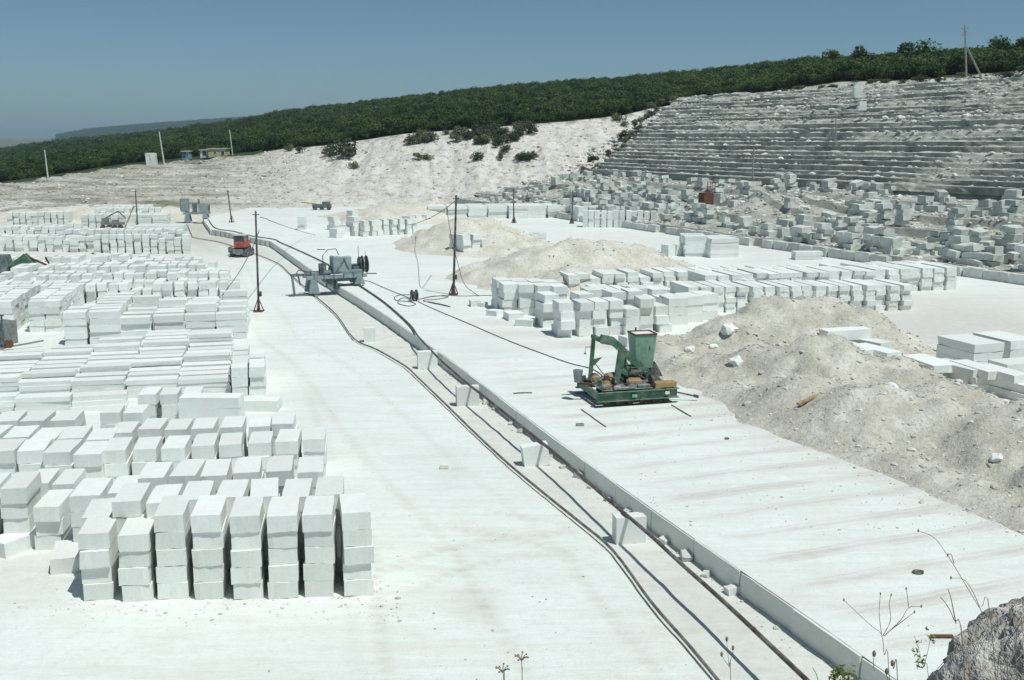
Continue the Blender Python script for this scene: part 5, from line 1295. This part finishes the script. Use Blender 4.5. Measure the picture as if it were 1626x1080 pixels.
ng.interface.new_socket('Geometry', in_out='INPUT', socket_type='NodeSocketGeometry'); ng.interface.new_socket('Geometry', in_out='OUTPUT', socket_type='NodeSocketGeometry')
gi = ng.nodes.new('NodeGroupInput'); go = ng.nodes.new('NodeGroupOutput'); iop = ng.nodes.new('GeometryNodeInstanceOnPoints'); jn = ng.nodes.new('GeometryNodeJoinGeometry')
m2p = ng.nodes.new('GeometryNodeMeshToPoints'); ng.links.new(gi.outputs[0], m2p.inputs[0]); ng.links.new(m2p.outputs[0], iop.inputs['Points'])
crown_objs = []
for o in bpy.data.objects:
    if o.name.split('.')[0] == 'crown' and o.data in CR and o.data not in [c.data for c in crown_objs]: crown_objs.append(o)
for c in crown_objs:
    oi = ng.nodes.new('GeometryNodeObjectInfo'); oi.inputs['Object'].default_value = c; oi.inputs['As Instance'].default_value = True; ng.links.new(oi.outputs['Geometry'], jn.inputs[0])
ng.links.new(jn.outputs[0], iop.inputs['Instance']); iop.inputs['Pick Instance'].default_value = True
ri = ng.nodes.new('FunctionNodeRandomValue'); ri.data_type = 'INT'
for s_ in ri.inputs:
    if s_.enabled and s_.name == 'Min' and s_.type == 'INT': s_.default_value = 0
    if s_.enabled and s_.name == 'Max' and s_.type == 'INT': s_.default_value = 4
ng.links.new([o for o in ri.outputs if o.type == 'INT'][0], iop.inputs['Instance Index'])
rv = ng.nodes.new('FunctionNodeRandomValue'); rv.data_type = 'FLOAT_VECTOR'; rv.inputs[0].default_value = (-.08, -.08, 0); rv.inputs[1].default_value = (.08, .08, 6.28); rv.inputs['Seed'].default_value = 4
ng.links.new(rv.outputs[0], iop.inputs['Rotation'])
na = ng.nodes.new('GeometryNodeInputNamedAttribute'); na.data_type = 'FLOAT'; na.inputs[0].default_value = 'sc'
ng.links.new(na.outputs[0], iop.inputs['Scale']); ng.links.new(iop.outputs[0], go.inputs[0])
md = fo.modifiers.new('forest', 'NODES'); md.node_group = ng
# bushes on the chalk face and in gullies
BS = [crown_mesh('foliage', 50 + i, 420, 8, 1.5, 1.5, .1, .34, .8) for i in range(4)]
for c in BS: c.materials.append(M['bush'])
ST = MB().cyl((0, 0, -.5), (.05, 0, .8), .06, .03, 5).cyl((0, 0, 0), (.4, .2, 1.0), .04, .02, 5); STm = mesh('stem', ST.V, ST.F); STm.materials.append(M['bark'])
def bush(u, v, s_, lab, grp, i, sx=1.0):
    # find where the view line meets the wall face
    best = None
    for Y in np.arange(150, 230, .5):
        if zat(v, Y) <= surf(WV, u, min(Y, rim(u))): best = Y; break
    Y = best or rim(u); z = surf(WV, u, min(Y, rim(u)))
    e = empty('bush', (kx(u) * Y, Y - .2, z - .1), random.uniform(0, 6), lab, 'bush', grp); e.scale = (s_ * sx, s_ * sx, s_)
    c = bpy.data.objects.new('foliage', BS[i % 4]); COL.objects.link(c); c.parent = e; t = bpy.data.objects.new('stem', STm); COL.objects.link(t); t.parent = e
bush(545, 250, 1.9, 'large rounded grey-green bush on the left of the chalk cliff', None, 0, 1.15); bush(524, 248, 1.4, 'bush joined to left of the large rounded bush', None, 1)
bpx = sorted([(random.gauss(790, 28), random.gauss(224, 15)) for _ in range(34)] + [(random.gauss(735, 30), random.gauss(214, 6)) for _ in range(12)] + [(random.gauss(668, 14), random.gauss(226, 9)) for _ in range(8)] + [(random.gauss(1000, 22), random.gauss(215, 24)) for _ in range(8)])
for i, (u, v) in enumerate(bpx):
    bush(u, max(v, np.interp(u, US, VR) + 6), random.uniform(.45, 1.15), f'grey-green bush clinging to the chalk cliff, {ORD[i]} from left', 'small bushes on the chalk cliff', i)
for i, (u, v, lab) in enumerate(((845, 252, 'bright green bush alone right of the bush patch'), (830, 254, 'narrow green bush left of the bright one'), (660, 255, 'low bush patch on lower left cliff face'), (680, 254, 'low bush right of the low patch'), (560, 268, 'tiny bush below the large rounded bush'), (458, 240, 'low bush at left top of the cliff'), (475, 243, 'bush second from left at cliff top'))):
    bush(u, v, .8, lab, None, i)
for i in range(26):                                                # weeds in the gully left of the terraces and on the upper bank
    q_ = (i + random.random()) / 26; s_ = TS0 + q_ * (STOP - TS0); tt_ = 152 + 26 * q_ + random.uniform(-1, 4)
    p = st(s_, tt_, prof[min(nst, int(q_ * nst))][1] + .3); e = empty('bush', (p[0], p[1], p[2] - .2), random.uniform(0, 6), f'low green weed bush in the gully left of the terraces, {ORD[i]} going up', 'bush', 'bushes in the gully left of the terraces'); k_ = random.uniform(.35, .8); e.scale = (k_, k_, k_)
    c = bpy.data.objects.new('foliage', BS[i % 4]); COL.objects.link(c); c.parent = e; t_ = bpy.data.objects.new('stem', STm); COL.objects.link(t_); t_.parent = e
for i in range(60):
    tt_ = (20 + i * 1.2 if i < 36 else 64 + (i - 36) * 3.6) + random.uniform(-.5, .5); s_ = STOP + random.uniform(.2, 3.6); z = float(np.interp(s_, UBS, UBZ)) + .15 + float(upper_z(np.array([tt_]), s_)[0])
    p = st(s_, tt_, z); e = empty('bush', (p[0], p[1], p[2] - .1), random.uniform(0, 6), f'low green bush on the bank above the terraces, {ORD[i]} from right', 'bush', 'bushes on the bank above the terraces'); k_ = random.uniform(.5, 1.0) * (1.0 if i < 36 else .8); e.scale = (k_ * 1.5, k_ * 1.5, k_ * .75)
    c = bpy.data.objects.new('foliage', BS[i % 4]); COL.objects.link(c); c.parent = e; t_ = bpy.data.objects.new('stem', STm); COL.objects.link(t_); t_.parent = e

# ------------------------------------------------------------------ foreground rock and dry plants on the bank
def Pd(u, v, Y):
    dx = (u - 813) / F; dy = (540 - v) / F; d = (dx, CP + dy * SP, -SP + dy * CP); t = Y / d[1]; return np.array((d[0] * t, Y, H + d[2] * t))
rk_ = rockmesh('rock', 99, 6, .0)
for v in rk_.vertices:
    n = v.co.normalized(); a = 1 + .35 * float(fbm(n.x * 1.4 + 3, n.y * 1.4 + n.z * 1.1, 3, 12)) + .10 * round(6 * float(fbm(n.x * 3 + n.z * 2, n.y * 3 - n.z * 2.5, 3, 14))) / 3 + .10 * float(fbm(n.x * 6 + n.z * 3, n.y * 6 - n.z * 4, 5, 14)) - .07 * abs(float(fbm(n.x * 14, n.y * 14 + n.z * 9, 4, 15))) * 2
    v.co = v.co * a
rk_.materials.append(M['rock']); rk_.polygons.foreach_set('use_smooth', np.ones(len(rk_.polygons), bool))
c = Pd(1660, 1120, 3.6); ro = obj('rock', rk_, None, None, 'rough lichen-grey rock at the lower right corner', 'rock'); ro.location = c + np.array((.27, .1, -.28)); ro.scale = (1.25, 1.2, 1.55); ro.rotation_euler = (.1, .42, .3)
def weed(px, Y, label, mat='dry', head=None, r=.0022, leaves=None, base_v=1150):
    """px: list of stems, each a list of photo points; the first is the shared root below the frame"""
    zb = BANKZ(min(Y, 2.8)) - max(0, Y - 2.8) * 2.2; p0_ = Pd(*px[0][0], Y); p1_ = Pd(*px[0][1], Y); d_ = p0_ - p1_; root = p0_ + d_ * min(12, max(0, (zb - p0_[2]) / min(-1e-3, d_[2]))) * np.array((.35, 0, 0)); root[1] = Y
    e = empty('dry_weed', (root[0], root[1], zb), 0, label, 'plant')
    for s_ in px:
        pts = [Pd(u, v, Y + .05 * math.sin(i * 1.7 + u)) for i, (u, v) in enumerate(s_)]
        if s_ is px[0]: pts = [np.array((root[0], root[1], zb))] + pts
        pts = [np.array(p) - np.array((root[0], root[1], zb)) for p in catmull(pts, 4)]
        b = MB(); b.add(*tube_data(pts, r * .7, 5, r * .4)); b.build('stem', M[mat], e)
        if head:
            p = pts[-1]
            if head == 'umbel':
                hb = MB()
                for k in range(9):
                    a = k * .7; q_ = p + np.array((math.cos(a) * .019, math.sin(a) * .019, .010 + .004 * (k % 3))); hb.tube([p, p * .4 + q_ * .6 + np.array((0, 0, .004)), q_], .0014, 4); hb.box(tuple(q_), (.0055, .0055, .004), bev=.001)
                hb.build('seed_head', M[mat], e)
            else:
                hb = MB(); hb.cyl(tuple(p - np.array((0, 0, .004))), tuple(p + np.array((0, 0, head * .9))), head * .55, head * .8, 8).cyl(tuple(p + np.array((0, 0, head * .9))), tuple(p + np.array((0, 0, head * 1.9))), head * .8, head * .2, 8)
                hb.build('seed_head', M[mat], e, True)
    if leaves:
        lb = MB()
        for (u, v, n_, spread) in leaves:
            c0 = Pd(u, v, Y) - np.array((root[0], root[1], zb))
            for k in range(n_):
                q_ = c0 + RNG.normal(size=3) * spread * np.array((.6, .6, 1)); d_ = RNG.normal(size=3); d_ /= np.linalg.norm(d_); u_ = np.cross(d_, RNG.normal(size=3)); u_ /= np.linalg.norm(u_); l_ = .008
                i0 = len(lb.V); lb.V += [tuple(q_ - d_ * l_), tuple(q_ + u_ * l_ * .4), tuple(q_ + d_ * l_), tuple(q_ - u_ * l_ * .4)]; lb.F.append((i0, i0 + 1, i0 + 2, i0 + 3))
        lb.build('leaves', M['weed'], e)
weed([[(1412, 1075), (1404, 1040), (1400, 1008), (1385, 995), (1360, 972), (1340, 953)], [(1400, 1008), (1396, 975), (1398, 943)], [(1402, 1010), (1414, 985), (1412, 960), (1415, 945)], [(1404, 1010), (1430, 985), (1443, 965), (1463, 963)], [(1443, 965), (1441, 948), (1439, 935)], [(1415, 1000), (1435, 985), (1452, 972)]], 3.0, 'branching dry stem with tiny buds left of the rock', r=.0018, head=.003)
weed([[(1575, 1000), (1555, 965), (1522, 910), (1500, 875), (1482, 853), (1458, 843)], [(1515, 895), (1510, 880), (1505, 882)], [(1560, 975), (1545, 940), (1530, 920), (1510, 918)]], 3.1, 'tallest arching dry stem in front of the rock', r=.0019, head=.0035, base_v=1130)
weed([[(1530, 1040), (1515, 985), (1503, 960), (1493, 948)], [(1518, 990), (1510, 950), (1505, 935)]], 3.0, 'straight dry stem pair beside the rock', r=.0026, base_v=1130)
weed([[(1425, 1075), (1419, 1062), (1417, 1055)], [(1410, 1080), (1408, 1072), (1408, 1068)], [(1388, 1065), (1387, 1050), (1388, 1040)]], 2.7, 'short thistle with brown heads left of the rock', head=.007, r=.0022)
weed([[(1160, 1085), (1158, 1060), (1156, 1040), (1154, 1016)], [(1158, 1058), (1150, 1048), (1146, 1040)], [(1158, 1055), (1163, 1040), (1164, 1030)]], 2.9, 'small dry teasel with round heads at bottom middle', head=.0055, r=.0016)
weed([[(829, 1090), (829, 1070), (828, 1049)]], 2.9, 'dry umbel flower at bottom centre, taller of two', head='umbel', r=.0022)
weed([[(801, 1090), (800, 1080), (798, 1068)]], 2.9, 'dry umbel flower at bottom centre, shorter of two', head='umbel', r=.0022)
weed([[(1338, 1085), (1336, 1070), (1338, 1058)], [(1300, 1085), (1296, 1070), (1290, 1060)]], 2.7, 'yellow-green leafy weed at the bottom edge', mat='weed', leaves=[(1336, 1068, 60, .016), (1325, 1074, 40, .014), (1350, 1076, 40, .014)], r=.002)
weed([[(1475, 1080), (1466, 1060), (1460, 1035), (1452, 1010)], [(1466, 1060), (1472, 1040), (1478, 1012)], [(1478, 1075), (1500, 1050), (1522, 1035)]], 2.8, 'thin green weed with small leaves beside the rock', mat='weed', leaves=[(1478, 1012, 16, .012), (1455, 1030, 14, .014), (1460, 1050, 20, .014)], r=.0014)
for i, (u, v) in enumerate(((1540, 1045), (1590, 1060), (1615, 1040), (1600, 1010))):
    weed([[(u, 1075), (u - 6, v), (u + 4, v - 40)], [(u - 2, v + 10), (u + 14, v - 10), (u + 24, v - 30)]], 2.75, f'short dry twig before the rock, {ORD[i]} from left', r=.002)

# ------------------------------------------------------------------ air: a closed box of thin haze round the whole place
hzm = bpy.data.materials.new('thin_haze'); hzm.use_nodes = True; hn = hzm.node_tree; hn.nodes.clear()
pv = hn.nodes.new('ShaderNodeVolumePrincipled'); pv.inputs['Color'].default_value = (.58, .80, 1, 1); pv.inputs['Density'].default_value = .00016
ho = hn.nodes.new('ShaderNodeOutputMaterial'); hn.links.new(pv.outputs[0], ho.inputs['Volume'])
V = [(sx * 7600, yy, zz) for sx in (-1, 1) for yy in (-60, 5400) for zz in (-24, 95)]
obj('haze', mesh('haze', V, [(0, 1, 3, 2), (4, 6, 7, 5), (0, 4, 5, 1), (2, 3, 7, 6), (0, 2, 6, 4), (1, 5, 7, 3)]), hzm, None, 'thin pale blue haze filling the air over the quarry', 'haze', kind='stuff')
